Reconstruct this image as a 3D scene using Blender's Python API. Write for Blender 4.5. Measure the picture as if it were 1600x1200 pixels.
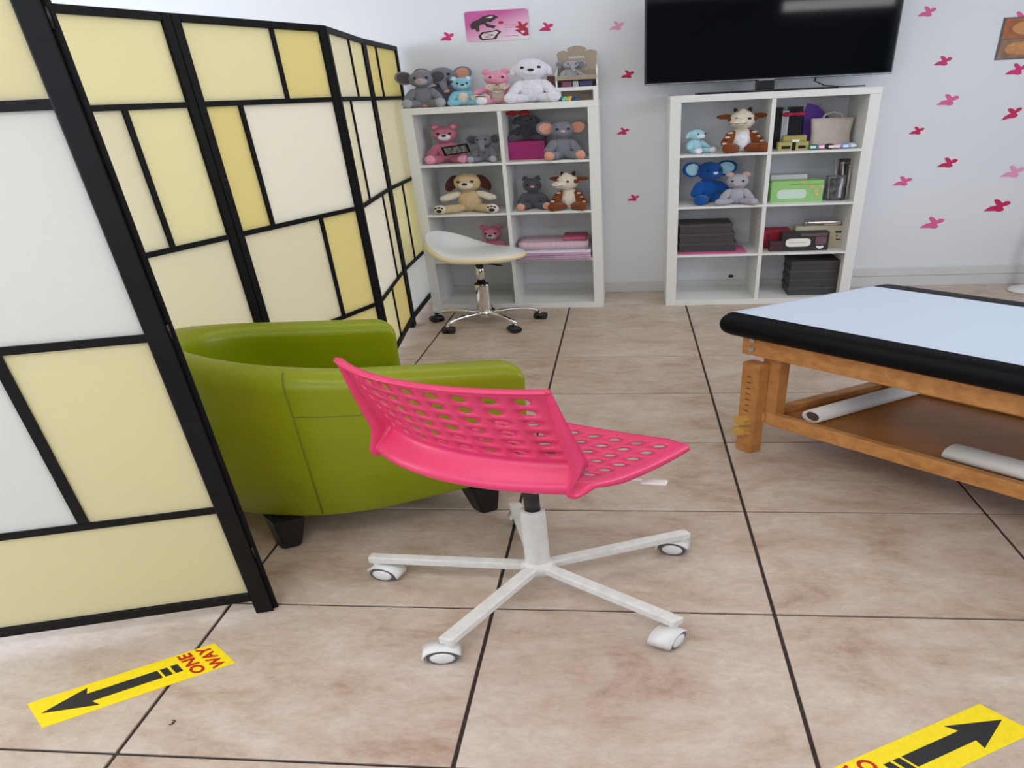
import bpy, bmesh, math, random
import numpy as np
from mathutils import Matrix, Vector, noise

random.seed(7)
S = bpy.context.scene
for o in list(bpy.data.objects):
    bpy.data.objects.remove(o, do_unlink=True)
COL = S.collection
PI = math.pi

# ------------------------------------------------------------------ proportions
# Widths are scaled up to match a horizontally stretched image: everything (tiles, bookcases, chairs) is X_STRETCH times
# as broad along x as its usual size.  Builders below work in usual metres and
# every vertex goes through place(), which applies this stretch along x.
X_STRETCH = 1.7842
def place(v):
    a = np.asarray(v, float).copy()
    a[..., 0] *= X_STRETCH
    return a

# ------------------------------------------------------------------ camera
F_PX, PPX, PPY = 912.26, 908.65, 597.97
YAW, PITCH, ROLL = 0.0870, 0.4593, -0.0479
CAM = np.array([1.3584, -0.8621, 1.5114])
def cam_axes():
    cy, sy = math.cos(YAW), math.sin(YAW)
    r = np.array([cy, sy, 0]); f = np.array([-sy, cy, 0]); u = np.array([0, 0, 1.])
    cp, sp = math.cos(PITCH), math.sin(PITCH)
    f2 = f*cp-u*sp; u2 = u*cp+f*sp
    cr, sr = math.cos(ROLL), math.sin(ROLL)
    return r*cr+u2*sr, -r*sr+u2*cr, f2
CR, CU, CF = cam_axes()
cam_data = bpy.data.cameras.new('camera')
cam = bpy.data.objects.new('camera', cam_data); COL.objects.link(cam)
m = Matrix.Identity(4)
for i in range(3):
    m[i][0], m[i][1], m[i][2], m[i][3] = CR[i], CU[i], -CF[i], CAM[i]
cam.matrix_world = m
cam_data.sensor_width = 36.0
cam_data.lens = F_PX/1600*36
cam_data.shift_x = (800-PPX)/1600
cam_data.shift_y = (PPY-600)/1600
cam_data.clip_start = 0.05
S.camera = cam

def ray(u, v):
    return CR*(u-PPX)/F_PX - CU*(v-PPY)/F_PX + CF
def on_z(u, v, z=0.0):          # photo pixel -> spot on a level surface at height z
    d = ray(u, v); t = (z-CAM[2])/d[2]; p = CAM+t*d
    return p[0]/X_STRETCH, p[1]
def on_y(u, v, y):              # photo pixel -> spot on a wall-parallel plane
    d = ray(u, v); t = (y-CAM[1])/d[1]; p = CAM+t*d
    return p[0]/X_STRETCH, p[2]

# ------------------------------------------------------------------ light
S.view_settings.view_transform = 'Standard'
S.view_settings.look = 'None'
S.view_settings.gamma = 1.0
S.view_settings.use_curve_mapping = False
S.view_settings.exposure = 0.0
world = bpy.data.worlds.new('world'); S.world = world
world.use_nodes = True
world.node_tree.nodes['Background'].inputs[0].default_value = (0.75, 0.85, 1.0, 1)
world.node_tree.nodes['Background'].inputs[1].default_value = 0.35

XL, XR, YB, YF, ZC = -2.1, 3.15, 3.905, -2.9, 2.75     # room: left, right, back, front, ceiling
CEIL_E, CEIL_B, DAY_L, DAY_F, FILL_R = 5.2, 3.2, 136, 64, 80
def area(name, loc, size, energy, col, rot):
    l = bpy.data.lights.new(name, 'AREA'); l.shape = 'RECTANGLE'
    l.size, l.size_y = size; l.energy = energy; l.color = col
    o = bpy.data.objects.new(name, l); COL.objects.link(o)
    o.location = place(loc); o.rotation_euler = rot
    return o
# daylight through the long window in the left wall
area('window_daylight', (XL+0.02, 0.6, 1.75), (1.3, 4.6), DAY_L, (0.82, 0.895, 1.0), (0, -PI/2, 0))
# daylight through the shop window in the wall facing the bookcases
area('shop_window_daylight', (-0.5, YF+0.02, 1.65), (4.4, 1.6), DAY_F, (0.82, 0.895, 1.0), (PI/2, 0, 0))
# fill light added at an unseen side window, to brighten back wall and screen panes
area('side_fill_light', (XR-0.02, 0.3, 1.65), (1.5, 3.2), FILL_R, (0.82, 0.895, 1.0), (0, PI/2, 0))

# ------------------------------------------------------------------ geometry kit
class Geo:
    def __init__(self):
        self.v = []; self.f = []; self.s = []
    def add(self, verts, faces, smooth=False):
        n = len(self.v)
        self.v += [tuple(p) for p in verts]
        self.f += [tuple(i+n for i in fc) for fc in faces]
        self.s += [smooth]*len(faces)
        return self
    def join(self, g):
        n = len(self.v)
        self.v += g.v; self.f += [tuple(i+n for i in fc) for fc in g.f]; self.s += g.s
        return self
    def tf(self, M):
        self.v = [tuple(M @ Vector(p)) for p in self.v]; return self
    def move(self, x, y, z):
        self.v = [(a+x, b+y, c+z) for a, b, c in self.v]; return self
    def rot(self, ax, ang, c=(0, 0, 0)):
        M = Matrix.Translation(c) @ Matrix.Rotation(ang, 4, ax) @ Matrix.Translation(-Vector(c))
        return self.tf(M)
    def scale(self, x, y, z):
        self.v = [(a*x, b*y, c*z) for a, b, c in self.v]; return self

def from_bm(bm, smooth=False):
    g = Geo(); bm.verts.ensure_lookup_table(); bm.verts.index_update()
    g.add([v.co[:] for v in bm.verts], [[v.index for v in f.verts] for f in bm.faces], smooth)
    bm.free(); return g

def box(x0, x1, y0, y1, z0, z1, bev=0.0, seg=2):
    bm = bmesh.new()
    bmesh.ops.create_cube(bm, size=1)
    for v in bm.verts:
        v.co = Vector(((x0+x1)/2+v.co.x*(x1-x0), (y0+y1)/2+v.co.y*(y1-y0), (z0+z1)/2+v.co.z*(z1-z0)))
    if bev > 0:
        bmesh.ops.bevel(bm, geom=bm.edges[:], offset=bev, segments=seg, profile=0.5, affect='EDGES')
    return from_bm(bm, False)

def cyl(p0, p1, r0, r1=None, n=16, cap=True, smooth=True):
    r1 = r0 if r1 is None else r1
    p0, p1 = Vector(p0), Vector(p1); d = (p1-p0).normalized()
    a = d.orthogonal().normalized(); b = d.cross(a)
    g = Geo(); vs = []
    for p, r in ((p0, r0), (p1, r1)):
        vs += [p+a*r*math.cos(2*PI*k/n)+b*r*math.sin(2*PI*k/n) for k in range(n)]
    g.add(vs, [(k, (k+1) % n, n+(k+1) % n, n+k) for k in range(n)], smooth)
    if cap:
        g.f += [tuple(range(n-1, -1, -1)), tuple(range(n, 2*n))]; g.s += [False, False]
    return g

def tube(pts, r, n=8, closed=False):
    pts = [Vector(p) for p in pts]; g = Geo(); vs = []; N = len(pts)
    rr = r if isinstance(r, (list, tuple)) else [r]*N
    a = None
    for i, p in enumerate(pts):
        d = (pts[min(i+1, N-1)]-pts[max(i-1, 0)]).normalized()
        a = d.orthogonal().normalized() if a is None else (a-d*a.dot(d)).normalized()
        b = d.cross(a)
        vs += [p+(a*math.cos(2*PI*k/n)+b*math.sin(2*PI*k/n))*rr[i] for k in range(n)]
    fs = [(i*n+k, i*n+(k+1) % n, (i+1)*n+(k+1) % n, (i+1)*n+k) for i in range(N-1) for k in range(n)]
    g.add(vs, fs, True)
    g.f += [tuple(range(n-1, -1, -1)), tuple((N-1)*n+k for k in range(n))]; g.s += [False, False]
    return g

def lathe(prof, n=24, smooth=True):
    g = Geo(); vs = []
    for r, z in prof:
        vs += [(r*math.cos(2*PI*k/n), r*math.sin(2*PI*k/n), z) for k in range(n)]
    fs = [(i*n+k, i*n+(k+1) % n, (i+1)*n+(k+1) % n, (i+1)*n+k) for i in range(len(prof)-1) for k in range(n)]
    g.add(vs, fs, smooth)
    if prof[0][0] > 1e-5: g.f.append(tuple(range(n-1, -1, -1))); g.s.append(False)
    if prof[-1][0] > 1e-5: g.f.append(tuple((len(prof)-1)*n+k for k in range(n))); g.s.append(False)
    return g

def ball(c, r, nu=20, nv=12, fuzz=0.0, sq=1.0):
    rx, ry, rz = (r, r, r) if isinstance(r, (int, float)) else r
    g = Geo(); vs = [(0, 0, -1)]
    for j in range(1, nv):
        t = -PI/2+PI*j/nv
        for k in range(nu):
            a = 2*PI*k/nu; vs.append((math.cos(t)*math.cos(a), math.cos(t)*math.sin(a), math.sin(t)))
    vs.append((0, 0, 1))
    out = []
    off = Vector((random.random()*9, random.random()*9, 0))
    for v in vs:
        p = Vector(v)
        if fuzz:
            p *= 1+fuzz*noise.noise(p*2.6+off)+fuzz*0.5*noise.noise(p*7+off)
        out.append((c[0]+p.x*rx, c[1]+p.y*ry, c[2]+p.z*rz))
    L = len(vs)-1
    fs = [(0, 1+(k+1) % nu, 1+k) for k in range(nu)]
    for j in range(nv-2):
        for k in range(nu):
            fs.append((1+j*nu+k, 1+j*nu+(k+1) % nu, 1+(j+1)*nu+(k+1) % nu, 1+(j+1)*nu+k))
    fs += [(L, 1+(nv-2)*nu+k, 1+(nv-2)*nu+(k+1) % nu) for k in range(nu)]
    return g.add(out, fs, True)

def limb(p0, p1, r0, r1, fuzz=0.08, n=14):
    """soft stuffed limb from p0 to p1"""
    p0, p1 = Vector(p0), Vector(p1); L = (p1-p0).length
    g = Geo(); prof = []
    for k in range(11):
        t = k/10; r = r0+(r1-r0)*t
        e = math.sqrt(max(0.0, 1-abs(2*t-1)**3.2))
        prof.append((max(r*e, 1e-4), t*(L+r0*0.6+r1*0.8)-r0*0.6))
    gg = lathe(prof, n)
    off = Vector((random.random()*9, 0, 0))
    gg.v = [tuple(Vector(p)*(1+fuzz*noise.noise(Vector(p)*18+off))) for p in gg.v]
    q = Vector((0, 0, 1)).rotation_difference((p1-p0).normalized())
    gg.tf(Matrix.Translation(p0) @ q.to_matrix().to_4x4())
    return gg

def prism(poly, t, axis='z', z0=0.0):
    """extrude 2D polygon (counter-clockwise) by t; axis z: poly in xy; axis y: poly in xz, front at y=z0, back at z0+t"""
    n = len(poly); g = Geo()
    if axis == 'z':
        vs = [(x, y, z0) for x, y in poly]+[(x, y, z0+t) for x, y in poly]
        fs = [tuple(range(n-1, -1, -1)), tuple(range(n, 2*n))]+[(k, (k+1) % n, n+(k+1) % n, n+k) for k in range(n)]
    else:
        vs = [(x, z0, y) for x, y in poly]+[(x, z0+t, y) for x, y in poly]
        fs = [tuple(range(n)), tuple(range(2*n-1, n-1, -1))]+[(k, n+k, n+(k+1) % n, (k+1) % n) for k in range(n)]
    return g.add(vs, fs, False)

def rrect(w, h, r, n=5, cx=0, cy=0):
    out = []
    for sx, sy, a0 in ((1, 1, 0), (-1, 1, PI/2), (-1, -1, PI), (1, -1, 1.5*PI)):
        for k in range(n+1):
            a = a0+PI/2*k/n
            out.append((cx+sx*(w/2-r)+r*math.cos(a), cy+sy*(h/2-r)+r*math.sin(a)))
    return out

# ------------------------------------------------------------------ objects kit
class Thing:
    pass
def props(o, label=None, cat=None, group=None, kind=None):
    if label: o['label'] = label
    if cat: o['category'] = cat
    if group: o['group'] = group
    if kind: o['kind'] = kind
def thing(name, label, cat, loc, rz=0.0, group=None):
    """Empty at the base of a thing; loc in usual metres, rz its heading"""
    t = Thing(); t.loc = np.array(loc, float); t.rz = rz
    o = bpy.data.objects.new(name, None); COL.objects.link(o)
    o.empty_display_size = 0.05
    o.location = place(t.loc); props(o, label, cat, group); t.o = o
    t.origin = place(t.loc)
    return t
def mesh_of(name, g, mats, frame):
    loc, rz, origin = frame
    c, s = math.cos(rz), math.sin(rz)
    V = np.array(g.v)
    W = np.c_[V[:, 0]*c-V[:, 1]*s+loc[0], V[:, 0]*s+V[:, 1]*c+loc[1], V[:, 2]+loc[2]]
    W = place(W)-origin
    me = bpy.data.meshes.new(name)
    me.from_pydata([tuple(p) for p in W], [], g.f)
    me.polygons.foreach_set('use_smooth', g.s)
    me.materials.append(mats); me.update()
    return me
def part(t, name, g, mat, label=None, kind=None):
    """mesh part of thing t, or sub-part when t is itself a part"""
    me = mesh_of(name, g, mat, (t.loc, t.rz, t.origin))
    o = bpy.data.objects.new(name, me); COL.objects.link(o); o.parent = t.o
    props(o, label, kind=kind)
    p = Thing(); p.o = o; p.loc = t.loc; p.rz = t.rz; p.origin = t.origin
    return p
def single(name, g, mat, label, cat, loc=(0, 0, 0), rz=0.0, group=None, kind=None):
    """a thing that is one mesh"""
    t = Thing(); t.loc = np.array(loc, float); t.rz = rz; t.origin = place(t.loc)
    me = mesh_of(name, g, mat, (t.loc, rz, t.origin))
    o = bpy.data.objects.new(name, me); COL.objects.link(o); o.location = t.origin
    props(o, label, cat, group, kind); t.o = o
    return t
def struct(name, g, mat, label):
    return single(name, g, mat, label, name.split('_')[0], kind='structure')

# ------------------------------------------------------------------ materials
def mat(name, col, rough=0.5, metal=0.0, spec=0.5, noise_s=0, noise_a=0.0, bump=0.0, bump_s=60, coat=0.0, sheen=0.0, transl=0.0, emit=0.0):
    m = bpy.data.materials.new(name); m.use_nodes = True
    nt = m.node_tree; b = nt.nodes['Principled BSDF']
    c = (*col, 1)
    b.inputs['Base Color'].default_value = c
    b.inputs['Roughness'].default_value = rough
    b.inputs['Metallic'].default_value = metal
    b.inputs['Specular IOR Level'].default_value = spec
    b.inputs['Coat Weight'].default_value = coat
    b.inputs['Sheen Weight'].default_value = sheen
    geo = nt.nodes.new('ShaderNodeNewGeometry')
    if noise_a:
        n = nt.nodes.new('ShaderNodeTexNoise'); n.inputs['Scale'].default_value = noise_s; n.inputs['Detail'].default_value = 5
        r = nt.nodes.new('ShaderNodeValToRGB')
        k = noise_a
        r.color_ramp.elements[0].position = .3; r.color_ramp.elements[1].position = .7
        r.color_ramp.elements[0].color = (*[max(0, x*(1-k)) for x in col], 1)
        r.color_ramp.elements[1].color = (*[min(1, x*(1+k)) for x in col], 1)
        nt.links.new(geo.outputs['Position'], n.inputs['Vector'])
        nt.links.new(n.outputs['Fac'], r.inputs[0]); nt.links.new(r.outputs[0], b.inputs['Base Color'])
    if bump:
        n2 = nt.nodes.new('ShaderNodeTexNoise'); n2.inputs['Scale'].default_value = bump_s; n2.inputs['Detail'].default_value = 3
        bp = nt.nodes.new('ShaderNodeBump'); bp.inputs['Strength'].default_value = bump; bp.inputs['Distance'].default_value = 0.01
        nt.links.new(geo.outputs['Position'], n2.inputs['Vector'])
        nt.links.new(n2.outputs['Fac'], bp.inputs['Height']); nt.links.new(bp.outputs[0], b.inputs['Normal'])
    if transl:
        tr = nt.nodes.new('ShaderNodeBsdfTranslucent'); tr.inputs[0].default_value = c
        mx = nt.nodes.new('ShaderNodeMixShader'); mx.inputs[0].default_value = transl
        out = nt.nodes['Material Output']
        nt.links.new(b.outputs[0], mx.inputs[1]); nt.links.new(tr.outputs[0], mx.inputs[2]); nt.links.new(mx.outputs[0], out.inputs[0])
    if emit:
        b.inputs['Emission Color'].default_value = c; b.inputs['Emission Strength'].default_value = emit
    return m

def lin(r, g, b):
    f = lambda x: (x/255/12.92) if x/255 <= 0.04045 else ((x/255+0.055)/1.055)**2.4
    return (f(r), f(g), f(b))

def tile_material():
    m = bpy.data.materials.new('travertine_look_ceramic'); m.use_nodes = True
    nt = m.node_tree; b = nt.nodes['Principled BSDF']; L = nt.links
    geo = nt.nodes.new('ShaderNodeNewGeometry'); oi = nt.nodes.new('ShaderNodeObjectInfo')
    mul = nt.nodes.new('ShaderNodeVectorMath'); mul.operation = 'SCALE'; mul.inputs['Scale'].default_value = 1.0
    comb = nt.nodes.new('ShaderNodeCombineXYZ')
    mm = nt.nodes.new('ShaderNodeMath'); mm.operation = 'MULTIPLY'; mm.inputs[1].default_value = 37.0
    L.new(oi.outputs['Random'], mm.inputs[0]); L.new(mm.outputs[0], comb.inputs[2])
    st = nt.nodes.new('ShaderNodeMapping'); st.inputs['Scale'].default_value = (0.5, 1.15, 1.0)
    L.new(geo.outputs['Position'], st.inputs['Vector'])
    add = nt.nodes.new('ShaderNodeVectorMath'); L.new(st.outputs[0], add.inputs[0]); L.new(comb.outputs[0], add.inputs[1])
    n1 = nt.nodes.new('ShaderNodeTexNoise'); n1.inputs['Scale'].default_value = 5.5; n1.inputs['Detail'].default_value = 11; n1.inputs['Roughness'].default_value = .74; n1.inputs['Distortion'].default_value = .35
    n2 = nt.nodes.new('ShaderNodeTexNoise'); n2.inputs['Scale'].default_value = 38; n2.inputs['Detail'].default_value = 8; n2.inputs['Roughness'].default_value = .75; n2.inputs['Distortion'].default_value = .5
    L.new(add.outputs[0], n1.inputs['Vector']); L.new(add.outputs[0], n2.inputs['Vector'])
    r1 = nt.nodes.new('ShaderNodeValToRGB'); e = r1.color_ramp.elements
    e[0].position = .30; e[0].color = (*lin(172, 142, 120), 1)
    e[1].position = .66; e[1].color = (*lin(212, 199, 187), 1)
    x = r1.color_ramp.elements.new(.47); x.color = (*lin(198, 178, 161), 1)
    r2 = nt.nodes.new('ShaderNodeValToRGB'); e = r2.color_ramp.elements
    e[0].position = .33; e[0].color = (.80, .77, .74, 1); e[1].position = .60; e[1].color = (1, 1, 1, 1)
    L.new(n1.outputs['Fac'], r1.inputs[0]); L.new(n2.outputs['Fac'], r2.inputs[0])
    mx = nt.nodes.new('ShaderNodeMixRGB'); mx.blend_type = 'MULTIPLY'; mx.inputs[0].default_value = .8
    L.new(r1.outputs[0], mx.inputs[1]); L.new(r2.outputs[0], mx.inputs[2]); L.new(mx.outputs[0], b.inputs['Base Color'])
    b.inputs['Roughness'].default_value = .36; b.inputs['Specular IOR Level'].default_value = .4
    bp = nt.nodes.new('ShaderNodeBump'); bp.inputs['Strength'].default_value = .12; bp.inputs['Distance'].default_value = .004
    L.new(n2.outputs['Fac'], bp.inputs['Height']); L.new(bp.outputs[0], b.inputs['Normal'])
    return m

def wood_material(name, dark, light, axis_angle, scale=1.0):
    m = bpy.data.materials.new(name); m.use_nodes = True
    nt = m.node_tree; b = nt.nodes['Principled BSDF']; L = nt.links
    geo = nt.nodes.new('ShaderNodeNewGeometry')
    mp = nt.nodes.new('ShaderNodeMapping'); mp.inputs['Rotation'].default_value = (0, 0, axis_angle); mp.inputs['Scale'].default_value = (1.2*scale, 18*scale, 18*scale)
    L.new(geo.outputs['Position'], mp.inputs['Vector'])
    n = nt.nodes.new('ShaderNodeTexNoise'); n.inputs['Scale'].default_value = 2.0; n.inputs['Detail'].default_value = 6; n.inputs['Distortion'].default_value = .4
    L.new(mp.outputs[0], n.inputs['Vector'])
    r = nt.nodes.new('ShaderNodeValToRGB'); e = r.color_ramp.elements
    e[0].position = .3; e[0].color = (*dark, 1); e[1].position = .7; e[1].color = (*light, 1)
    L.new(n.outputs['Fac'], r.inputs[0]); L.new(r.outputs[0], b.inputs['Base Color'])
    b.inputs['Roughness'].default_value = .38
    return m

M = {}
M['tile'] = tile_material()
M['grout'] = mat('dark_grout', lin(62, 50, 44), .9, noise_s=30, noise_a=.2)
M['wall'] = mat('white_paint', (.765, .78, .81), .6, noise_s=1.5, noise_a=.015, bump=.03, bump_s=90)
M['dark_wall'] = mat('charcoal_paint', (.05, .05, .055), .7)
M['ceiling'] = mat('ceiling_white', (.82, .82, .82), .8)
M['trim'] = mat('trim_white', (.66, .66, .66), .45)
M['lacquer'] = mat('white_lacquer', (.80, .80, .77), .35)
M['black_wood'] = mat('black_lacquer_wood', (.004, .0035, .004), .5, spec=.18, noise_s=20, noise_a=.3)
M['paper_white'] = mat('white_rice_paper', (.87, .87, .84), .7, transl=.6, noise_s=60, noise_a=.015)
M['paper_ivory'] = mat('ivory_rice_paper', (.92, .885, .78), .7, transl=.6, noise_s=60, noise_a=.015)
M['paper_pale'] = mat('off_white_rice_paper', (.87, .82, .66), .7, transl=.6, noise_s=60, noise_a=.015)
M['paper_cream'] = mat('cream_rice_paper', (.89, .835, .59), .7, transl=.6, noise_s=60, noise_a=.02)
M['paper_yellow'] = mat('yellow_cream_rice_paper', (.87, .78, .43), .7, transl=.6, noise_s=60, noise_a=.02)
M['lime'] = mat('lime_leatherette', (.235, .275, .0006), .38, spec=.35, coat=.08, bump=.05, bump_s=220, noise_s=3, noise_a=.06)
M['lime_seam'] = mat('lime_seam', (.15, .175, .004), .6)
M['black_leg'] = mat('black_stained_wood', (.008, .007, .007), .4)
M['pink'] = mat('pink_plastic', (.78, .045, .155), .36, noise_s=40, noise_a=.03)
M['white_metal'] = mat('white_powder_coat', (.74, .73, .69), .38, noise_s=25, noise_a=.08)
M['white_plastic'] = mat('white_plastic', (.78, .77, .75), .35)
M['grey_rubber'] = mat('grey_rubber', (.10, .10, .10), .7)
M['black_plastic'] = mat('black_plastic', (.012, .012, .013), .35)
M['chrome'] = mat('chrome', (.75, .75, .75), .12, metal=1.0)
M['steel'] = mat('steel', (.6, .6, .58), .3, metal=1.0)
M['white_vinyl'] = mat('white_vinyl', (.72, .74, .73), .33, coat=.2)
M['cream_vinyl'] = mat('cream_vinyl', (.80, .70, .47), .4)
M['black_vinyl'] = mat('black_vinyl', (.003, .003, .005), .45, spec=.12, bump=.06, bump_s=250)
M['exam_paper'] = mat('exam_table_paper', (.58, .66, .79), .75, bump=.12, bump_s=14)
M['roll_paper'] = mat('roll_paper', (.84, .80, .76), .7)
M['cardboard'] = mat('cardboard_core', (.10, .065, .045), .9)
BED_A = math.atan2(-.772, .635*1.784)
M['beech'] = wood_material('beech_wood', lin(178, 116, 60), lin(212, 150, 84), -BED_A)
M['beech_up'] = wood_material('beech_wood_legs', lin(172, 112, 58), lin(204, 142, 80), 0, .5)
M['board'] = wood_material('shelf_board_wood', lin(150, 94, 42), lin(168, 108, 52), -BED_A, .6)
M['knob_wood'] = mat('pale_wood_knob', lin(206, 160, 80), .5)
M['screen_glass'] = mat('tv_screen', (.002, .003, .005), .05, spec=.5)
M['tv_bezel'] = mat('tv_bezel', (.008, .008, .009), .22)
M['tv_logo'] = mat('tv_badge', (.45, .45, .47), .3, metal=.6)
M['sticker'] = mat('yellow_sticker', lin(250, 222, 5), .4, noise_s=60, noise_a=.05)
M['sticker_black'] = mat('sticker_black_ink', (.012, .012, .014), .45)
M['sticker_red'] = mat('sticker_red_ink', lin(190, 20, 18), .45)
M['dirt'] = mat('dirt_speck', (.02, .015, .012), .8)
for n, c in dict(deep=(205, 40, 110), mid=(222, 96, 150), pale=(232, 158, 190), crimson=(198, 14, 84)).items():
    M['bf_'+n] = mat('butterfly_'+n, lin(*c), .6)

# ------------------------------------------------------------------ the room
T = 0.51
rf = struct('floor', box(XL-.1, XR+.1, YF-.1, YB+.1, -.06, -.006), M['grout'], 'beige stone-look ceramic tile floor with dark grout lines')
tile_me = None
for i in range(-5, 7):
    for j in range(-6, 8):
        x0, x1 = i*T, (i+1)*T; y0, y1 = j*T, (j+1)*T
        if x0 < XL-.3 or x1 > XR+.3: continue
        y1 = min(y1, YB-.005)
        g = 0.0036
        full = abs((y1-y0)-T) < 1e-6
        if full and tile_me is not None:
            o = bpy.data.objects.new('tile', tile_me)
        else:
            gg = box(g, T-g, .0034, y1-y0-.0034, -.012, 0, .0012, 1)
            me = mesh_of('tile', gg, M['tile'], (np.zeros(3), 0, np.zeros(3)))
            o = bpy.data.objects.new('tile', me)
            if full: tile_me = me
        COL.objects.link(o); o.parent = rf.o
        o.location = place((x0, y0, 0))

struct('wall_back', box(XL-.1, XR+.1, YB, YB+.1, -.05, ZC+.1), M['wall'], 'white painted back wall with butterfly decals')
rw = Geo()
rw.join(box(XR, XR+.1, YF, YB, -.05, .9)).join(box(XR, XR+.1, YF, YB, 2.4, ZC+.1)).join(box(XR, XR+.1, YF, -1.3, .9, 2.4)).join(box(XR, XR+.1, 1.9, YB, .9, 2.4))
struct('wall_right', rw, M['wall'], 'white side wall with an added unseen window beyond the treatment table')
rf_ = Geo()
for a_, b_ in ((-1.3, -1.25), (1.85, 1.9), (.27, .33)): rf_.join(box(XR+.03, XR+.09, a_, b_, .9, 2.4))
rf_.join(box(XR+.03, XR+.09, -1.3, 1.9, .9, .95)).join(box(XR+.03, XR+.09, -1.3, 1.9, 2.35, 2.4))
struct('window_added', rf_, M['trim'], 'white frame of the added unseen side window')  # unseen window, put in to house the fill light from the right
fw = Geo()
fw.join(box(XL-.1, XR+.1, YF-.1, YF, -.05, .85)).join(box(XL-.1, XR+.1, YF-.1, YF, 2.45, ZC+.1)).join(box(XL-.1, -1.75, YF-.1, YF, .85, 2.45)).join(box(.75, XR+.1, YF-.1, YF, .85, 2.45))
struct('wall_front', fw, M['dark_wall'], 'charcoal wall with a shop window, facing the bookcases')
sf_ = Geo()
for a_, b_ in ((-1.75, -1.70), (.70, .75), (-.53, -.47)): sf_.join(box(a_, b_, YF-.09, YF-.03, .85, 2.45))
sf_.join(box(-1.75, .75, YF-.09, YF-.03, .85, .90)).join(box(-1.75, .75, YF-.09, YF-.03, 2.40, 2.45))
struct('window_2', sf_, M['trim'], 'white frame of the shop window')
lw = Geo()
WY0, WY1, WZ0, WZ1 = -1.7, 2.9, 1.1, 2.4
lw.join(box(XL-.1, XL, YF, YB, -.05, WZ0)).join(box(XL-.1, XL, YF, YB, WZ1, ZC+.1))
lw.join(box(XL-.1, XL, YF, WY0, WZ0, WZ1)).join(box(XL-.1, XL, WY1, YB, WZ0, WZ1))
struct('wall_left', lw, M['wall'], 'white side wall with a long window, behind the folding screen')
struct('ceiling', box(XL-.1, XR+.1, YF-.1, YB+.1, ZC, ZC+.1), M['ceiling'], 'flat white ceiling')
wf = Geo()
for a, b_ in ((WY0, WY0+.05), (WY1-.05, WY1), ((WY0+WY1)/2-.03, (WY0+WY1)/2+.03)):
    wf.join(box(XL-.09, XL-.03, a, b_, WZ0, WZ1))
wf.join(box(XL-.09, XL-.03, WY0, WY1, WZ0, WZ0+.05)).join(box(XL-.09, XL-.03, WY0, WY1, WZ1-.05, WZ1))
struct('window_1', wf, M['trim'], 'white frame of the long window')
bb = box(XL, XR, YB-.012, YB, 0, .086, .002, 1)
struct('baseboard_back', bb, M['trim'], 'low off-white baseboard along the back wall')
struct('trim_1', box(1.72, XR, YB-.018, YB, .088, .155, .003, 1), M['trim'], 'off-white strip above the baseboard beside the bookcase')

def ceiling_light(x0, x1, y0, y1, label, e):
    t = thing('ceiling_light', label, 'light', ((x0+x1)/2, (y0+y1)/2, ZC-.05))
    w, d = (x1-x0)/2, (y1-y0)/2
    fr = Geo()
    fr.join(box(-w-.03, w+.03, -d-.03, -d, 0, .05)).join(box(-w-.03, w+.03, d, d+.03, 0, .05))
    fr.join(box(-w-.03, -w, -d, d, 0, .05)).join(box(w, w+.03, -d, d, 0, .05))
    part(t, 'frame', fr, M['trim'])
    em = mat('lamp_diffuser', (1, .975, .94), .5, emit=e)
    part(t, 'diffuser', box(-w, w, -d, d, .004, .02), em)
ceiling_light(-.2, 1.6, -.9, -.4, 'long ceiling light in the middle of the room', CEIL_E)
ceiling_light(-.2, 1.9, 1.9, 2.3, 'long ceiling light before the bookcases', CEIL_B)
wl = thing('wall_light', 'long strip light high on the charcoal front wall', 'light', (2.64, YF, 2.53))
part(wl, 'housing', box(-.50, .50, 0, .03, -.01, .15, .004, 1), M['trim'])
part(wl, 'diffuser', box(-.47, .47, .03, .05, .01, .13), mat('strip_diffuser', (1, .98, .96), .5, emit=4.0))

# ------------------------------------------------------------------ folding screen
SCR = thing('folding_screen', 'tall black framed folding screen with white and cream paper panes', 'room divider', (-.1, 1.2, 0))
H = [(-.60, .21), (.092, .489), (-.435, 1.083), (-.257, 1.76), (-.079, 2.437), (-.136, 3.16), (-.155, 3.84)]
ZT = 1.87
BARS = [1.54, .99, .43]
i_ = 'paper_ivory'
w_, p_, c_, y_ = 'paper_white', 'paper_pale', 'paper_cream', 'paper_yellow'
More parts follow.
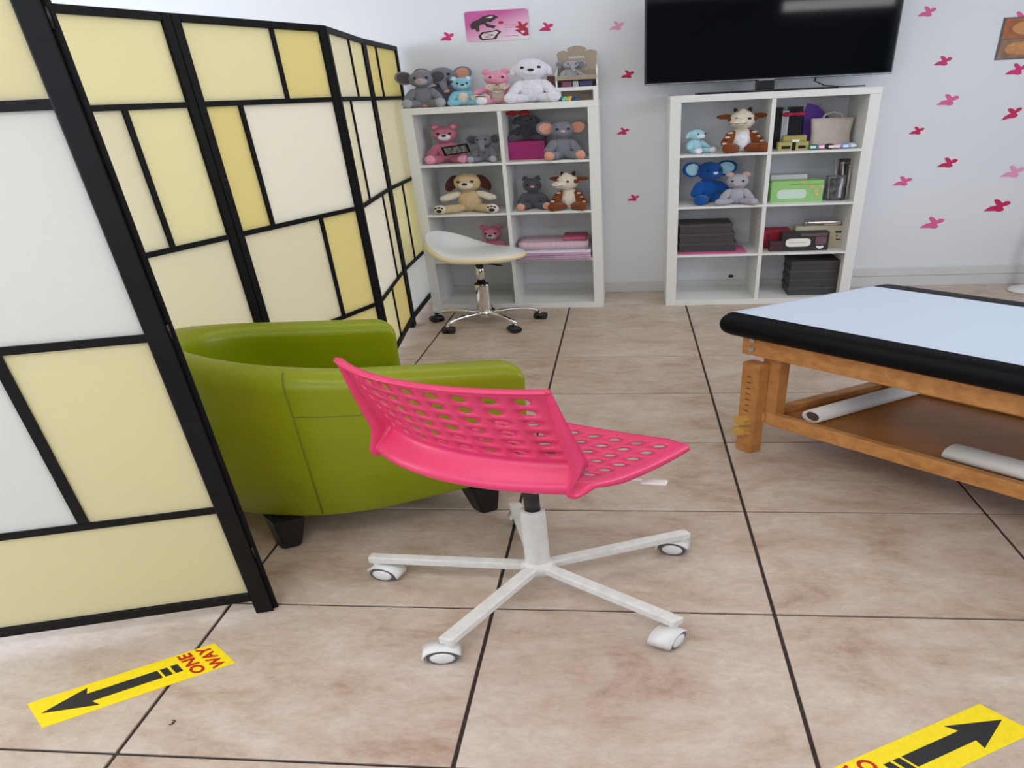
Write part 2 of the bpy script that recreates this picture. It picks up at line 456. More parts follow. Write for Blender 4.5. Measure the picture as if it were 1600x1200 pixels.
# per panel (left post -> right post): for each row, muntin positions and pane papers
PAN = [
    [([.36], [w_, c_]), ([.36], [c_, w_]), ([.67], [w_, c_]), ([], [c_])],
    [([.4], [c_, c_]), ([.7], [w_, c_]), ([.35], [c_, w_]), ([], [c_])],
    [([.42], [y_, c_]), ([.625], [p_, c_]), ([.36], [y_, p_]), ([.6], [c_, y_])],
    [([.60], [c_, y_]), ([.265], [y_, i_]), ([.635], [p_, y_]), ([.3], [c_, y_])],
    [([.56], [p_, c_]), ([.30], [p_, i_]), ([.72], [i_, p_]), ([.45], [c_, y_])],
    [([.34], [y_, y_]), ([], [p_]), ([.44], [c_, c_]), ([], [w_])],
]
def screen_panel(A, B, spec):
    A, B = np.array(A), np.array(B); d = B-A; L = np.linalg.norm(d); d /= L
    ang = math.atan2(d[1], d[0])
    t = Thing(); t.o = SCR.o; t.loc = np.array([A[0], A[1], 0.]); t.rz = ang; t.origin = SCR.origin
    sw, th = .033, .022
    e = .001
    for x0 in (e, L-e-sw):
        part(t, 'post', box(x0, x0+sw, -th/2, th/2, 0, ZT, .002, 1), M['black_wood'])
    x0, x1 = e+sw, L-e-sw
    part(t, 'top_rail', box(x0, x1, -th/2, th/2, ZT-.03, ZT, .002, 1), M['black_wood'])
    part(t, 'bottom_rail', box(x0, x1, -th/2, th/2, .055, .09, .002, 1), M['black_wood'])
    edges = [ZT-.03]+BARS+[.09]
    for z in BARS:
        part(t, 'crossbar', box(x0, x1, -.009, .009, z-.011, z+.011), M['black_wood'])
    for r in range(4):
        zt, zb = edges[r], edges[r+1]
        if r: zt -= .011
        if r < 3: zb += .011
        cuts, papers = spec[r]
        xs = [x0]+[c*L for c in cuts]+[x1]
        for k, pp in enumerate(papers):
            a = xs[k]+(.009 if k else 0); b = xs[k+1]-(.009 if k < len(papers)-1 else 0)
            part(t, 'pane', box(a-.002, b+.002, -.003, .003, zb-.002, zt+.002), M[pp])
        for c in cuts:
            part(t, 'muntin', box(c*L-.009, c*L+.009, -.008, .008, zb, zt), M['black_wood'])
for k in range(6):
    screen_panel(H[k], H[k+1], PAN[k])
for hx, hy in H[1:6]:
    for z in (.25, 1.0, 1.7):
        t = Thing(); t.o = SCR.o; t.loc = np.array([hx, hy, 0.]); t.rz = 0; t.origin = SCR.origin
        part(t, 'hinge', cyl((0, 0, z-.02), (0, 0, z+.02), .004, n=8), M['black_plastic'])

# ------------------------------------------------------------------ bookcases
BW, BH, BD, BT = .77, 1.47, .385, .042
BY = 3.518
def bookcase(x0, label):
    t = thing('bookcase', label, 'bookcase', (x0, BY, 0))
    lq = M['lacquer']
    part(t, 'side_panel', box(0, BT, 0, BD, 0, BH-BT, .0015, 1), lq)
    part(t, 'side_panel', box(BW-BT, BW, 0, BD, 0, BH-BT, .0015, 1), lq)
    part(t, 'top_panel', box(0, BW, -.001, BD, BH-BT, BH, .0015, 1), lq)
    part(t, 'bottom_panel', box(BT, BW-BT, 0, BD, 0, BT, .0015, 1), lq)
    xm = BW/2
    for r in range(3):
        z = BT+.335*(r+1)+.016*r
        part(t, 'shelf', box(BT, BW-BT, .002, BD, z, z+.016, .001, 1), lq)
    for r in range(4):
        z = BT+.351*r
        part(t, 'divider', box(xm-.008, xm+.008, .004, BD, z, z+.335), lq)
    return t
LX, RX = -.108, .933
bcL = bookcase(LX, 'white cube bookcase full of plush toys behind the swivel stool')
bcR = bookcase(RX, 'white cube bookcase under the television with boxes and toys')
part(bcR, 'peg', cyl((BW, .2, .86), (BW+.012, .2, .86), .006, n=8), M['black_plastic'])
part(bcR, 'cable_grommet', cyl((.31, BD-.01, .115), (.31, BD, .115), .012, n=10), M['black_plastic'])
ROWZ = [BT+.351*3, BT+.351*2, BT+.351, BT]       # floor heights of cells, top row first

# ------------------------------------------------------------------ television
tx0, tx1, tz0, tz1, ty = .838, 1.757, 1.541, 2.09, 3.66
tv = thing('television', 'large black flat television standing on the bookcase', 'television', ((tx0+tx1)/2, ty, BH))
hw = (tx1-tx0)/2; b0, b1 = tz0-BH, tz1-BH
part(tv, 'housing', box(-hw, hw, .0, .035, b0, b1, .004, 2), M['tv_bezel'])
part(tv, 'back_cover', box(-hw*.7, hw*.7, .03, .075, b0+.05, b1-.12, .015, 2), M['black_plastic'])
part(tv, 'screen', box(-hw+.009, hw-.009, -.0012, .002, b0+.016, b1-.009), M['screen_glass'])
part(tv, 'bezel_strip', box(-hw+.002, hw-.002, -.003, .0, b0+.003, b0+.0085, .001, 1), M['tv_logo'])
part(tv, 'badge', box(-.03, .03, -.004, .0, b0-.004, b0+.004, .001, 1), M['tv_logo'])
part(tv, 'neck', box(-.035, .035, .01, .05, .012, b0+.06, .004, 1), M['black_plastic'])
part(tv, 'base_plate', box(-.26, .26, -.085, .12, 0, .012, .004, 2), M['tv_bezel'])
part(tv, 'cable', tube([(.2, .05, b0+.05), (.19, .06, b0-.02), (.23, .07, .02), (.30, .05, .008), (.38, .06, .008)], .0035, 6), M['black_plastic'])

# ------------------------------------------------------------------ wall decals and pictures
BF = [(0, 632), (45, 598), (92, 590), (72, 566), (62, 546), (76, 538), (98, 544), (120, 562), (132, 572), (150, 558), (172, 557), (190, 566),
      (188, 582), (172, 592), (146, 598), (138, 604), (152, 618), (150, 632), (130, 641), (104, 640), (86, 634), (48, 634)]
BFc = [((x-95)/190., -(y-590)/190.) for x, y in BF]
def butterfly(u, v, wpx, shade, label, turn=0.0, flip=False):
    x, z = on_y(u, v, YB)
    sx = wpx*.00245; sz = wpx*.0042
    c, s = math.cos(turn), math.sin(turn)
    poly = []
    for a, b in BFc:
        if flip: a = -a
        a, b = a*c-b*s, a*s+b*c
        poly.append((a*sx, b*sz))
    if not flip: poly = poly[::-1]
    # polygon winding so that the front faces the room
    A = sum(poly[k][0]*poly[(k+1) % len(poly)][1]-poly[(k+1) % len(poly)][0]*poly[k][1] for k in range(len(poly)))
    if A < 0: poly = poly[::-1]
    single('butterfly_decal', prism(poly, .0022, 'y', -.0022), M['bf_'+shade], label, 'wall decal', (x, YB-.0003, z), group='butterflies on the back wall')
for a in [
    (698, 57, 24, 'deep', 'pink butterfly decal between the folding screen and the pink sign'),
    (853, 42, 24, 'deep', 'pink butterfly decal between the pink sign and the television, near the sign'),
    (963, 40, 24, 'pale', 'pale pink butterfly decal next to the upper half of the television'),
    (980, 116, 23, 'crimson', 'crimson butterfly decal next to the bottom corner of the television'),
    (973, 205, 22, 'deep', 'rose butterfly decal between the bookcases level with their upper cells'),
    (989, 309, 22, 'deep', 'rose butterfly decal between the bookcases level with their middle shelf, the lowest there'),
    (1448, 18, 27, 'mid', 'rosy pink butterfly decal beside the upper part of the television, away from the photo print'),
    (1592, 27, 30, 'mid', 'pink butterfly decal right above the brown photo print'),
    (1473, 95, 27, 'deep', 'deep pink butterfly decal level with the lower edge of the photo print, nearer the television'),
    (1588, 108, 32, 'deep', 'rose butterfly decal right below the brown photo print'),
    (1481, 156, 33, 'mid', 'soft pink butterfly decal, second below the print level, above a crimson one'),
    (1580, 177, 32, 'crimson', 'crimson butterfly decal, second one down below the photo print', .25),
    (1432, 204, 24, 'crimson', 'small crimson butterfly decal close to the bookcase under the television'),
    (1480, 254, 32, 'crimson', 'bright crimson butterfly decal between a small crimson one and a pale pair'),
    (1410, 283, 31, 'mid', 'dusty pink butterfly decal closest to the side of the bookcase'),
    (1582, 268, 38, 'pale', 'large pale pink butterfly decal above the large crimson one'),
    (1558, 321, 42, 'crimson', 'largest crimson butterfly decal low on the wall above the treatment table'),
    (1456, 348, 40, 'mid', 'large dusty rose butterfly decal, lowest on the wall above the treatment table'),
]:
    butterfly(*a)

# pink sign
x0, zc0 = on_y(727, 40, YB); x1, _ = on_y(826, 40, YB)
sw, sh = x1-x0, .185
sx, sz = on_y(776.5, 40, YB)
m_sign = bpy.data.materials.new('pink_sign_print'); m_sign.use_nodes = True
nt = m_sign.node_tree; bs = nt.nodes['Principled BSDF']; tc = nt.nodes.new('ShaderNodeTexCoord')
mp = nt.nodes.new('ShaderNodeMapping'); mp.inputs['Location'].default_value = (.24, 0, .5); mp.inputs['Scale'].default_value = (-1.1, 1, 4.2)
nt.links.new(tc.outputs['Object'], mp.inputs[0])
sep = nt.nodes.new('ShaderNodeSeparateXYZ'); nt.links.new(mp.outputs[0], sep.inputs[0])
ad = nt.nodes.new('ShaderNodeMath'); ad.operation = 'ADD'; nt.links.new(sep.outputs[0], ad.inputs[0]); nt.links.new(sep.outputs[2], ad.inputs[1])
rp = nt.nodes.new('ShaderNodeValToRGB'); e = rp.color_ramp.elements
e[0].position = .2; e[0].color = (*lin(236, 226, 232), 1); e[1].position = 1.0; e[1].color = (*lin(196, 84, 150), 1)
x = rp.color_ramp.elements.new(.65); x.color = (*lin(226, 166, 196), 1)
nt.links.new(ad.outputs[0], rp.inputs[0]); nt.links.new(rp.outputs[0], bs.inputs['Base Color']); bs.inputs['Roughness'].default_value = .4
sg = thing('wall_sign', 'rounded pink sign with dark silhouette and red blossoms on the wall', 'sign', (sx, YB, sz))
part(sg, 'board', prism(rrect(sw, sh, .014), .006, 'y', -.006), m_sign)
m_ink = mat('sign_dark_ink', lin(52, 34, 34), .6); m_red = mat('sign_red_ink', lin(176, 40, 72), .6); m_pal = mat('sign_pale_ink', lin(232, 214, 216), .6)
def sign_shape(name, pts, mm, lift=.0008):
    # pts in sign picture units: x 0..1600, y 0..867 of the panel (board spans about 100..1400, 90..720)
    poly = [((a-750)/1300*sw, -(b-405)/630*sh) for a, b in pts]
    A = sum(poly[k][0]*poly[(k+1) % len(poly)][1]-poly[(k+1) % len(poly)][0]*poly[k][1] for k in range(len(poly)))
    if A < 0: poly = poly[::-1]
    part(sg, name, prism(poly, lift, 'y', -.006-lift), mm)
sign_shape('silhouette', [(200, 370), (260, 300), (400, 255), (470, 205), (600, 180), (720, 190), (800, 235), (740, 262), (700, 285), (640, 325), (560, 315), (530, 340), (620, 385), (730, 405), (690, 460), (540, 425), (500, 370), (430, 365), (390, 395), (385, 510), (320, 510), (300, 450), (215, 460)], m_ink)
sign_shape('silhouette', [(350, 600), (430, 525), (600, 515), (760, 490), (830, 540), (760, 600), (720, 680), (560, 690), (430, 700), (370, 660)], m_ink)
sign_shape('heart_panel', [(410, 600), (470, 545), (620, 535), (730, 520), (770, 545), (700, 610), (660, 660), (520, 670), (430, 660)], m_pal, .0014)
for k in range(4):
    sign_shape('script_line', [(450+10*k, 560+28*k), (680-15*k, 545+28*k), (680-15*k, 553+28*k), (450+10*k, 568+28*k)], m_ink, .002)
sign_shape('highlight', [(530, 240), (620, 215), (700, 215), (650, 245)], m_pal, .0014)
sign_shape('blossom', [(780, 340), (830, 310), (890, 330), (890, 370), (830, 385), (785, 370)], m_red)
sign_shape('blossom', [(1180, 340), (1240, 350), (1280, 420), (1370, 370), (1390, 400), (1330, 470), (1380, 490), (1390, 640), (1290, 650), (1200, 580), (1110, 520), (1220, 500), (1100, 455), (1200, 430)], m_red)
sign_shape('blossom_centre', [(1230, 560), (1270, 530), (1320, 570), (1270, 600)], m_pal, .0014)
for y0 in (405, 450, 625):
    sign_shape('stem', [(900, y0), (1180, y0+8), (1180, y0+16), (900, y0+6)], m_red)

# brown photo print near the frame edge
ph = thing('photo_print', 'brown sepia baby scan prints pinned on the wall, one above the other', 'picture', (2.31, YB, 1.72))
m_ph1 = mat('scan_print_orange', lin(176, 92, 28), .5, noise_s=7, noise_a=.55)
m_ph2 = mat('scan_print_brown', lin(150, 110, 78), .5, noise_s=9, noise_a=.5)
m_ph3 = mat('scan_figure', lin(196, 132, 70), .5, noise_s=20, noise_a=.3)
part(ph, 'backing', box(-.125, .125, -.004, 0, -.125, .125), M['black_plastic'])
part(ph, 'print', box(-.118, .12, -.006, -.004, 0.0, .118), m_ph1)
part(ph, 'print', box(-.118, .12, -.006, -.004, -.118, -.005), m_ph2)
part(ph, 'figure', ball((-.03, -.006, .06), (.06, .0012, .04)), m_ph3)
part(ph, 'figure', ball((-.04, -.006, -.06), (.06, .0012, .04)), m_ph3)

# ------------------------------------------------------------------ plush toys
def fur(name, rgb):
    return mat('plush_'+name, lin(*rgb), .95, spec=.15, noise_s=50, noise_a=.10, bump=.45, bump_s=150, sheen=.25)
FUR = {k: fur(k, v) for k, v in dict(grey=(128, 130, 142), dgrey=(84, 82, 90), lgrey=(172, 170, 178), pink=(234, 158, 184), rose=(196, 118, 140),
       blue=(140, 200, 222), royal=(18, 82, 158), white=(236, 236, 246), beige=(206, 182, 142), brown=(74, 40, 30), chestnut=(128, 66, 30),
       peach=(222, 160, 136), cream=(226, 216, 198), red=(172, 52, 52), sky=(170, 214, 228)).items()}
M['eye'] = mat('toy_eye', (.006, .006, .008), .12)
M['nose_black'] = mat('toy_nose_black', (.01, .008, .008), .35)
M['nose_white'] = mat('toy_nose_white', lin(206, 216, 232), .6)
M['nose_pink'] = mat('toy_nose_pink', lin(226, 168, 168), .6)

def plush(name, label, loc, h, rz=0.0, w=1.0, body='grey', ears='round', ear_in=None, belly=None, muzzle=None, nose='nose_black', trunk=False,
          feet=None, hands=None, head_turn=0.0, spots=None, paw=False, patches=None, legs=.30, headk=1.0, group='plush toys on the bookcases', arms_down=True, torso=None):
    """sitting stuffed toy looking along -y, total height h"""
    t = thing(name, label, 'plush toy', loc, rz, group)
    B = FUR[body]
    q = h
    part(t, 'torso', ball((0, .02*q, .28*q), (.215*q*w, .18*q, .285*q), fuzz=.06), FUR[torso] if torso else B)
    if belly: part(t, 'belly', ball((0, -.06*q, .27*q), (.15*q*w, .12*q, .21*q), fuzz=.04), FUR[belly])
    for s in (-1, 1):
        a0 = (s*.16*q*w, -.02*q, .45*q)
        a1 = (s*(.31 if arms_down else .4)*q*w, -.13*q, (.20 if arms_down else .34)*q)
        ap = part(t, 'arm', limb(a0, a1, .075*q, .085*q), FUR[hands] if hands else B)
        l0 = (s*.12*q*w, -.02*q, .10*q); l1 = (s*legs*q*w, -.33*q, .10*q)
        lp = part(t, 'leg', limb(l0, l1, .10*q, .105*q), B)
        fc = (s*(legs+.02)*q*w, -.37*q, .115*q)
        fo = part(t, 'foot', ball(fc, (.105*q*w, .075*q, .115*q), fuzz=.05), FUR[feet] if feet else B)
        if paw:
            for dx, dz, r in ((0, -.02, .042), (-.055, .045, .02), (0, .065, .02), (.055, .045, .02)):
                part(fo, 'paw_pad', ball((fc[0]+dx*q*w, fc[1]-.07*q, fc[2]+dz*q), (r*q, .012*q, r*q), 10, 6), M['nose_black'])
        if spots:
            for k in range(5):
                part(ap, 'spot', ball((a0[0]+(a1[0]-a0[0])*(k+.5)/5+s*.03*q, a0[1]+(a1[1]-a0[1])*(k+.5)/5-.055*q, a0[2]+(a1[2]-a0[2])*(k+.5)/5+random.uniform(-.02, .02)*q),
                                      (.042*q, .035*q, .030*q), 8, 6), FUR[spots if k % 2 else 'cream'])
    # head
    hk = headk; hz = .71*q
    ht = Thing(); ht.o = t.o; ht.origin = t.origin; ht.rz = t.rz+head_turn; ht.loc = t.loc.copy()
    hd = part(ht, 'head', ball((0, -.03*q, hz), (.235*q*hk*w, .20*q*hk, .21*q*hk), fuzz=.05), B if ears != 'giraffe' else FUR['cream'])
    ht2 = hd
    if muzzle and not trunk and ears != 'giraffe':
        mz = part(hd, 'muzzle', ball((0, -.185*q, hz-.06*q), (.125*q*w, .09*q, .09*q), fuzz=.04), FUR[muzzle])
        if nose: part(hd, 'nose', ball((0, -.265*q, hz-.02*q), (.05*q*w, .03*q, .032*q), 12, 8), M[nose])
    elif nose and not trunk and ears != 'giraffe':
        part(hd, 'nose', ball((0, -.23*q, hz-.03*q), (.055*q*w, .03*q, .035*q), 12, 8), M[nose])
    if trunk:
        pts = [(0, -.19*q, hz-.02*q), (0, -.27*q, hz-.09*q), (.01*q, -.31*q, hz-.19*q), (.03*q, -.33*q, hz-.29*q), (.05*q, -.36*q, hz-.34*q)]
        part(hd, 'trunk', tube(pts, [.085*q, .07*q, .058*q, .052*q, .05*q], 12), B)
        if ear_in: part(hd, 'trunk_tip', ball(pts[-1], (.052*q, .03*q, .05*q), 10, 8), FUR[ear_in])
    if ears == 'giraffe':
        part(hd, 'snout', ball((-.06*q, -.22*q, hz-.045*q), (.15*q*w, .16*q, .095*q), fuzz=.03), FUR['cream'])
        part(hd, 'mouth', tube([(-.19*q, -.27*q, hz-.06*q), (-.08*q, -.385*q, hz-.065*q), (.05*q, -.33*q, hz-.06*q)], .006*q, 6), M['nose_black'])
        part(hd, 'mane', limb((0, .13*q, hz-.12*q), (0, .10*q, hz+.16*q), .05*q, .05*q), FUR['chestnut'])
        part(hd, 'forelock', ball((0, -.08*q, hz+.17*q), (.06*q, .06*q, .07*q), fuzz=.2), FUR['cream'])
        for s in (-1, 1):
            hp = part(hd, 'horn', limb((s*.08*q, -.02*q, hz+.14*q), (s*.10*q, 0, hz+.25*q), .03*q, .03*q), FUR['brown'])
            part(hd, 'ear', ball((s*.30*q*w, .02*q, hz+.08*q), (.12*q, .04*q, .055*q), fuzz=.05), FUR['chestnut'])
            part(hd, 'cheek_patch', ball((s*.2*q*w, -.06*q, hz+.02*q), (.05*q, .07*q, .06*q), fuzz=.1), FUR['chestnut'])
    for s in (-1, 1):
        ez = hz+(.035 if not trunk else .05)*q; ex = s*.115*q*w*hk
        if patches and s == patches[0]:
            part(hd, 'eye_patch', ball((ex, -.17*q*hk, ez), (.07*q, .05*q, .075*q), 12, 8), FUR[patches[1]])
        part(hd, 'eye', ball((ex, -.205*q*hk-.012*q, ez), (.026*q, .018*q, .027*q), 10, 8), M['eye'])
        if ears == 'round':
            e_ = part(hd, 'ear', ball((s*.175*q*w*hk, .0, hz+.185*q*hk), (.08*q, .045*q, .085*q), fuzz=.05), B)
            if ear_in: part(e_, 'ear_lining', ball((s*.175*q*w*hk, -.035*q, hz+.185*q*hk), (.05*q, .02*q, .055*q), 10, 8), FUR[ear_in])
        elif ears == 'big':
            e_ = part(hd, 'ear', ball((0, 0, 0), (.15*q, .03*q, .17*q), fuzz=.06).rot('Y', s*.3).rot('Z', -s*.35).move(s*.33*q*w, .02*q, hz+.05*q), B)
            if ear_in: part(e_, 'ear_lining', ball((0, -.022*q, 0), (.115*q, .02*q, .135*q), fuzz=.03).rot('Y', s*.3).rot('Z', -s*.35).move(s*.33*q*w, .02*q, hz+.05*q), FUR[ear_in])
        elif ears == 'long':
            part(hd, 'ear', ball((0, 0, 0), (.085*q, .06*q, .20*q), fuzz=.08).rot('Y', -s*.35).move(s*.27*q*w, -.02*q, hz-.02*q), FUR['brown'])
        elif ears == 'pointy':
            e_ = part(hd, 'ear', lathe([(.075*q, 0), (.055*q, .06*q), (.02*q, .12*q), (.001, .135*q)], 12).scale(1, .5, 1).rot('Y', s*.2).move(s*.13*q*w, 0, hz+.15*q), B)
        elif ears == 'flop':
            part(hd, 'ear', ball((0, 0, 0), (.07*q, .05*q, .14*q), fuzz=.08).rot('Y', -s*.4).move(s*.22*q*w, .0, hz+.0*q), B)
    return t, hd

def spot(u, v, z, y):       # x for a toy standing at depth y, seen at column u
    return on_y(u, v, y)[0]
zt = BH
# on top of the plush bookcase
plush('plush_elephant', 'grey plush elephant with peach ears sitting behind a grey koala on the bookcase', (spot(694, 140, zt, 3.74), 3.74, zt), .27, .1, .9, body='grey', ears='big', ear_in='peach', trunk=True, feet='peach')
plush('plush_koala', 'grey plush koala at the screen end of the bookcase top', (spot(660, 140, zt, 3.64), 3.64, zt), .25, .15, .82, body='grey', ears='big', ear_in='dgrey', muzzle='lgrey', nose='nose_pink', feet='lgrey')
plush('plush_bear', 'light blue plush bear with cream belly on the bookcase top', (spot(722, 140, zt, 3.64), 3.64, zt), .19, .2, .85, body='blue', belly='cream', ears='round', ear_in='white', muzzle='sky', nose='nose_black')
t_, _ = plush('plush_bear', 'pink plush bear with a cream heart patch on the bookcase top', (spot(777, 140, zt, 3.66), 3.66, zt), .225, .12, .92, body='pink', belly='cream', ears='round', ear_in='pink', muzzle='pink', nose='nose_pink', feet='white', arms_down=False)
HRT = [(0, -1), (.5, -.45), (.95, .1), (.95, .55), (.6, .85), (.25, .75), (0, .45), (-.25, .75), (-.6, .85), (-.95, .55), (-.95, .1), (-.5, -.45)]
m_heart = mat('heart_patch_cloth', lin(206, 190, 170), .8, noise_s=120, noise_a=.25)
hp = part(t_, 'heart_patch', prism([(a*.048, b*.035+.10) for a, b in HRT], .012, 'y', -.085), m_heart)
for k in range(3):
    part(hp, 'script_line', box(-.022+.004*k, .024-.006*k, -.0868, -.085, .086+.013*k, .089+.013*k), M['dirt'])
plush('plush_dog', 'fluffy white plush dog with black nose on the bookcase top', (spot(832, 140, zt, 3.66), 3.66, zt), .29, .05, .9, body='white', ears='flop', muzzle='white', nose='nose_black', headk=1.08)

# heart-shaped cushion held between blue and pink bears
hx = spot(749, 140, zt, 3.58)
hc = thing('heart_cushion', 'small grey-beige heart cushion leaning between the blue and pink bears', 'cushion', (hx, 3.585, zt+.037), 0)
part(hc, 'cushion', prism([(a*.04, b*.036) for a, b in HRT], .02, 'y', 0), m_heart)
for k in range(3):
    part(hc, 'script_line', box(-.02, .018, -.001, 0, -.008+.012*k, -.005+.012*k), M['dirt'])

# bear-shaped organiser
m_fibre = mat('grey_beige_fibreboard', lin(166, 152, 134), .8, noise_s=30, noise_a=.06)
ox = spot(901, 130, zt, 3.62)
og = thing('bear_organizer', 'white toy organizer with a beige bear-shaped back panel and handle slot', 'organizer', (ox, 3.62, zt))
bear = []
def arc(cx, cz, r, a0, a1, n=8, ry=None):
    return [(cx+r*math.cos(a0+(a1-a0)*k/n), cz+(ry or r)*math.sin(a0+(a1-a0)*k/n)) for k in range(n+1)]
bear = [(.075, 0), (.075, .20)]+arc(.052, .285, .026, -.5, 2.5)+arc(0, .285, .05, .7, PI-.7, 8, .052)+arc(-.052, .285, .026, .64, 3.64)+[(-.075, .20), (-.075, 0)]
# slot: bridge polygon into two halves around the slot
SL = (-.03, .03, .262, .274)
def half(poly, top):
    out = []
    zc = .268
    n = len(poly)
    for k in range(n):
        a, b = poly[k], poly[(k+1) % n]
        if (a[1] >= zc) == top: out.append(a)
        if (a[1] >= zc) != (b[1] >= zc):
            s = (zc-a[1])/(b[1]-a[1]); out.append((a[0]+(b[0]-a[0])*s, zc))
    return out
up = half(bear, True); lo = half(bear, False)
def notch(poly, z):
    out = []
    n = len(poly)
    for k in range(n):
        a, b = poly[k], poly[(k+1) % n]
        out.append(a)
        if abs(a[1]-.268) < 1e-6 and abs(b[1]-.268) < 1e-6 and abs(a[0]-b[0]) > .06:
            sgn = 1 if b[0] > a[0] else -1
            out += [(-sgn*.03, .268), (-sgn*.03, z), (sgn*.03, z), (sgn*.03, .268)]
    return out
bp_ = Geo().join(prism(notch(up, .274), .008, 'y', .11)).join(prism(notch(lo, .262), .008, 'y', .11))
part(og, 'back_panel', bp_, m_fibre)
for s in (-1, 1):
    sp_ = [(0, 0), (.11, 0), (.11, .20), (.04, .18), (0, .215)] if s > 0 else [(0, 0), (.11, 0), (.11, .20), (0, .165)]
    g = prism(sp_, .006, 'z').tf(Matrix(((0, 0, 1, s*.078-.003), (1, 0, 0, 0), (0, 1, 0, 0), (0, 0, 0, 1))))
    part(og, 'side_panel', g, M['lacquer'])
part(og, 'tray', box(-.076, .076, 0, .11, .075, .081), M['lacquer'])
part(og, 'tray_front', box(-.078, .078, -.005, 0, .062, .085), M['lacquer'])
part(og, 'upper_tray', box(-.076, .076, 0, .11, .130, .135), M['lacquer'])
part(og, 'upper_front', box(-.078, .078, -.005, 0, .128, .155), m_fibre)
part(og, 'front_foot', box(-.078, -.062, -.005, .01, 0, .062), M['lacquer'])
part(og, 'front_foot', box(.062, .078, -.005, .01, 0, .062), M['lacquer'])
m_nav = mat('navy_card', lin(50, 52, 92), .5); m_plum = mat('plum_card', lin(128, 66, 96), .5); m_silv = mat('silver_card', lin(170, 176, 180), .4)
for k, (a, b, mm, lb) in enumerate(((-.058, -.02, m_plum, 'plum card box on the lower tray of the bear organizer'), (-.016, .006, m_silv, 'silver card box on the lower tray of the bear organizer'), (.010, .06, m_nav, 'navy card box on the lower tray of the bear organizer'))):
    single('card_box', box(a, b, .012, .08, 0, .04, .002, 1), mm, lb, 'box', (ox, 3.62, zt+.081), group='card boxes on the bear organizer')
plush('plush_elephant', 'small grey plush elephant peeking out of the bear organizer', (ox-.025, 3.70, zt+.135), .12, .3, 1.1, body='lgrey', ears='big', ear_in='grey', trunk=True)
m_gr = mat('green_toy', lin(52, 140, 74), .4); m_bl = mat('blue_toy', lin(48, 66, 120), .4); m_ye = mat('yellow_toy', lin(236, 186, 40), .4); m_lg = mat('mint_toy', lin(120, 206, 160), .4)
for k, (du, mm, nm) in enumerate(((868, m_gr, 'green'), (876, m_bl, 'navy blue'), (884, m_lg, 'mint'), (892, m_ye, 'yellow'), (900, m_bl, 'dark blue'))):
    x = spot(du-2, 150, zt, 3.57)
    single('toy_car', Geo().join(box(-.014, .014, -.012, .012, .004, .018, .004, 2)).join(box(-.008, .008, -.01, .01, .016, .028, .004, 2))
           .join(cyl((-.008, -.013, .005), (-.008, .013, .005), .005, n=8)).join(cyl((.008, -.013, .005), (.008, .013, .005), .005, n=8)),
           mm, nm+' little toy car at the front of the bear organizer', 'toy', (x, 3.565+.004*(k % 2), zt), .2*k, group='little toys by the organizer')
single('storybook', box(-.012, .012, 0, .14, 0, .16, .002, 1), mat('dark_red_book', lin(96, 34, 38), .5), 'dark red book standing between the white dog and the bear organizer', 'book', (spot(860, 135, zt, 3.66), 3.66, zt))

# cells of the plush bookcase
z1, z2, z3, z4 = ROWZ
t_, _ = plush('plush_bear', 'pink plush bear holding a dark framed scan picture', (spot(696, 220, z1, 3.68), 3.68, z1), .27, .1, .78, body='rose', ears='round', ear_in='pink', muzzle='white', nose='nose_black', feet='pink', patches=None)
pf = part(t_, 'picture_frame', box(-.055, .055, -.012, 0, -.03, .03).rot('Y', -.18).move(.045, -.125, .095), M['black_wood'])
part(pf, 'picture', box(-.045, .045, -.014, -.012, -.021, .021).rot('Y', -.18).move(.045, -.125, .095), mat('scan_picture', (.12, .11, .10), .4, noise_s=60, noise_a=.9))
plush('plush_elephant', 'small grey plush elephant beside the pink bear with the framed picture', (spot(757, 230, z1, 3.64), 3.64, z1), .20, -.1, .75, body='grey', ears='big', ear_in='dgrey', trunk=True, feet='lgrey')
single('gift_box', box(-.075, .075, 0, .15, 0, .125, .002, 1), mat('magenta_card', lin(160, 8, 104), .45), 'plain magenta gift box under the dark grey bunny', 'box', (spot(823, 230, z1, 3.67), 3.67, z1), 0)
t_, hd_ = plush('plush_bunny', 'dark grey plush bunny with a burgundy bow on the magenta box', (spot(822, 190, z1, 3.76), 3.75, z1+.125), .19, .1, 1.0, body='dgrey', ears='flop', muzzle='dgrey', nose='nose_black')
for s in (-1, 1):
    part(hd_, 'bow', ball((s*.025-.03, -.03, .185), (.025, .01, .018), fuzz=.1), FUR['red'])
plush('plush_elephant', 'blue-grey plush elephant with peach ears beside the magenta box', (spot(879, 225, z1, 3.62), 3.62, z1), .27, .12, .72, body='grey', ears='big', ear_in='peach', muzzle='grey', nose='nose_pink', feet='peach')
plush('plush_dog', 'large beige plush dog with dark brown ears and paw prints', (spot(733, 300, z2, 3.64), 3.64, z2), .30, -.05, .85, body='beige', ears='long', muzzle='cream', nose='nose_black', feet='cream', hands='cream', paw=True, legs=.42, arms_down=False)
plush('plush_cat', 'charcoal plush cat with pink nose sitting by the giraffe', (spot(832, 300, z2, 3.68), 3.68, z2), .24, .1, .72, body='dgrey', ears='pointy', muzzle='dgrey', nose='nose_pink', feet='peach')
plush('plush_giraffe', 'brown and white plush giraffe beside the charcoal cat', (spot(889, 300, z2, 3.62), 3.62, z2), .27, -.05, .70, body='chestnut', belly='cream', ears='giraffe', torso='cream', feet='chestnut', spots='brown', head_turn=-.3)
plush('plush_bear', 'rose plush bear in a lower cell behind the swivel stool', (spot(768, 360, z3, 3.66), 3.66, z3), .25, 0, .75, body='rose', ears='round', ear_in='rose', muzzle='lgrey', nose='nose_black')
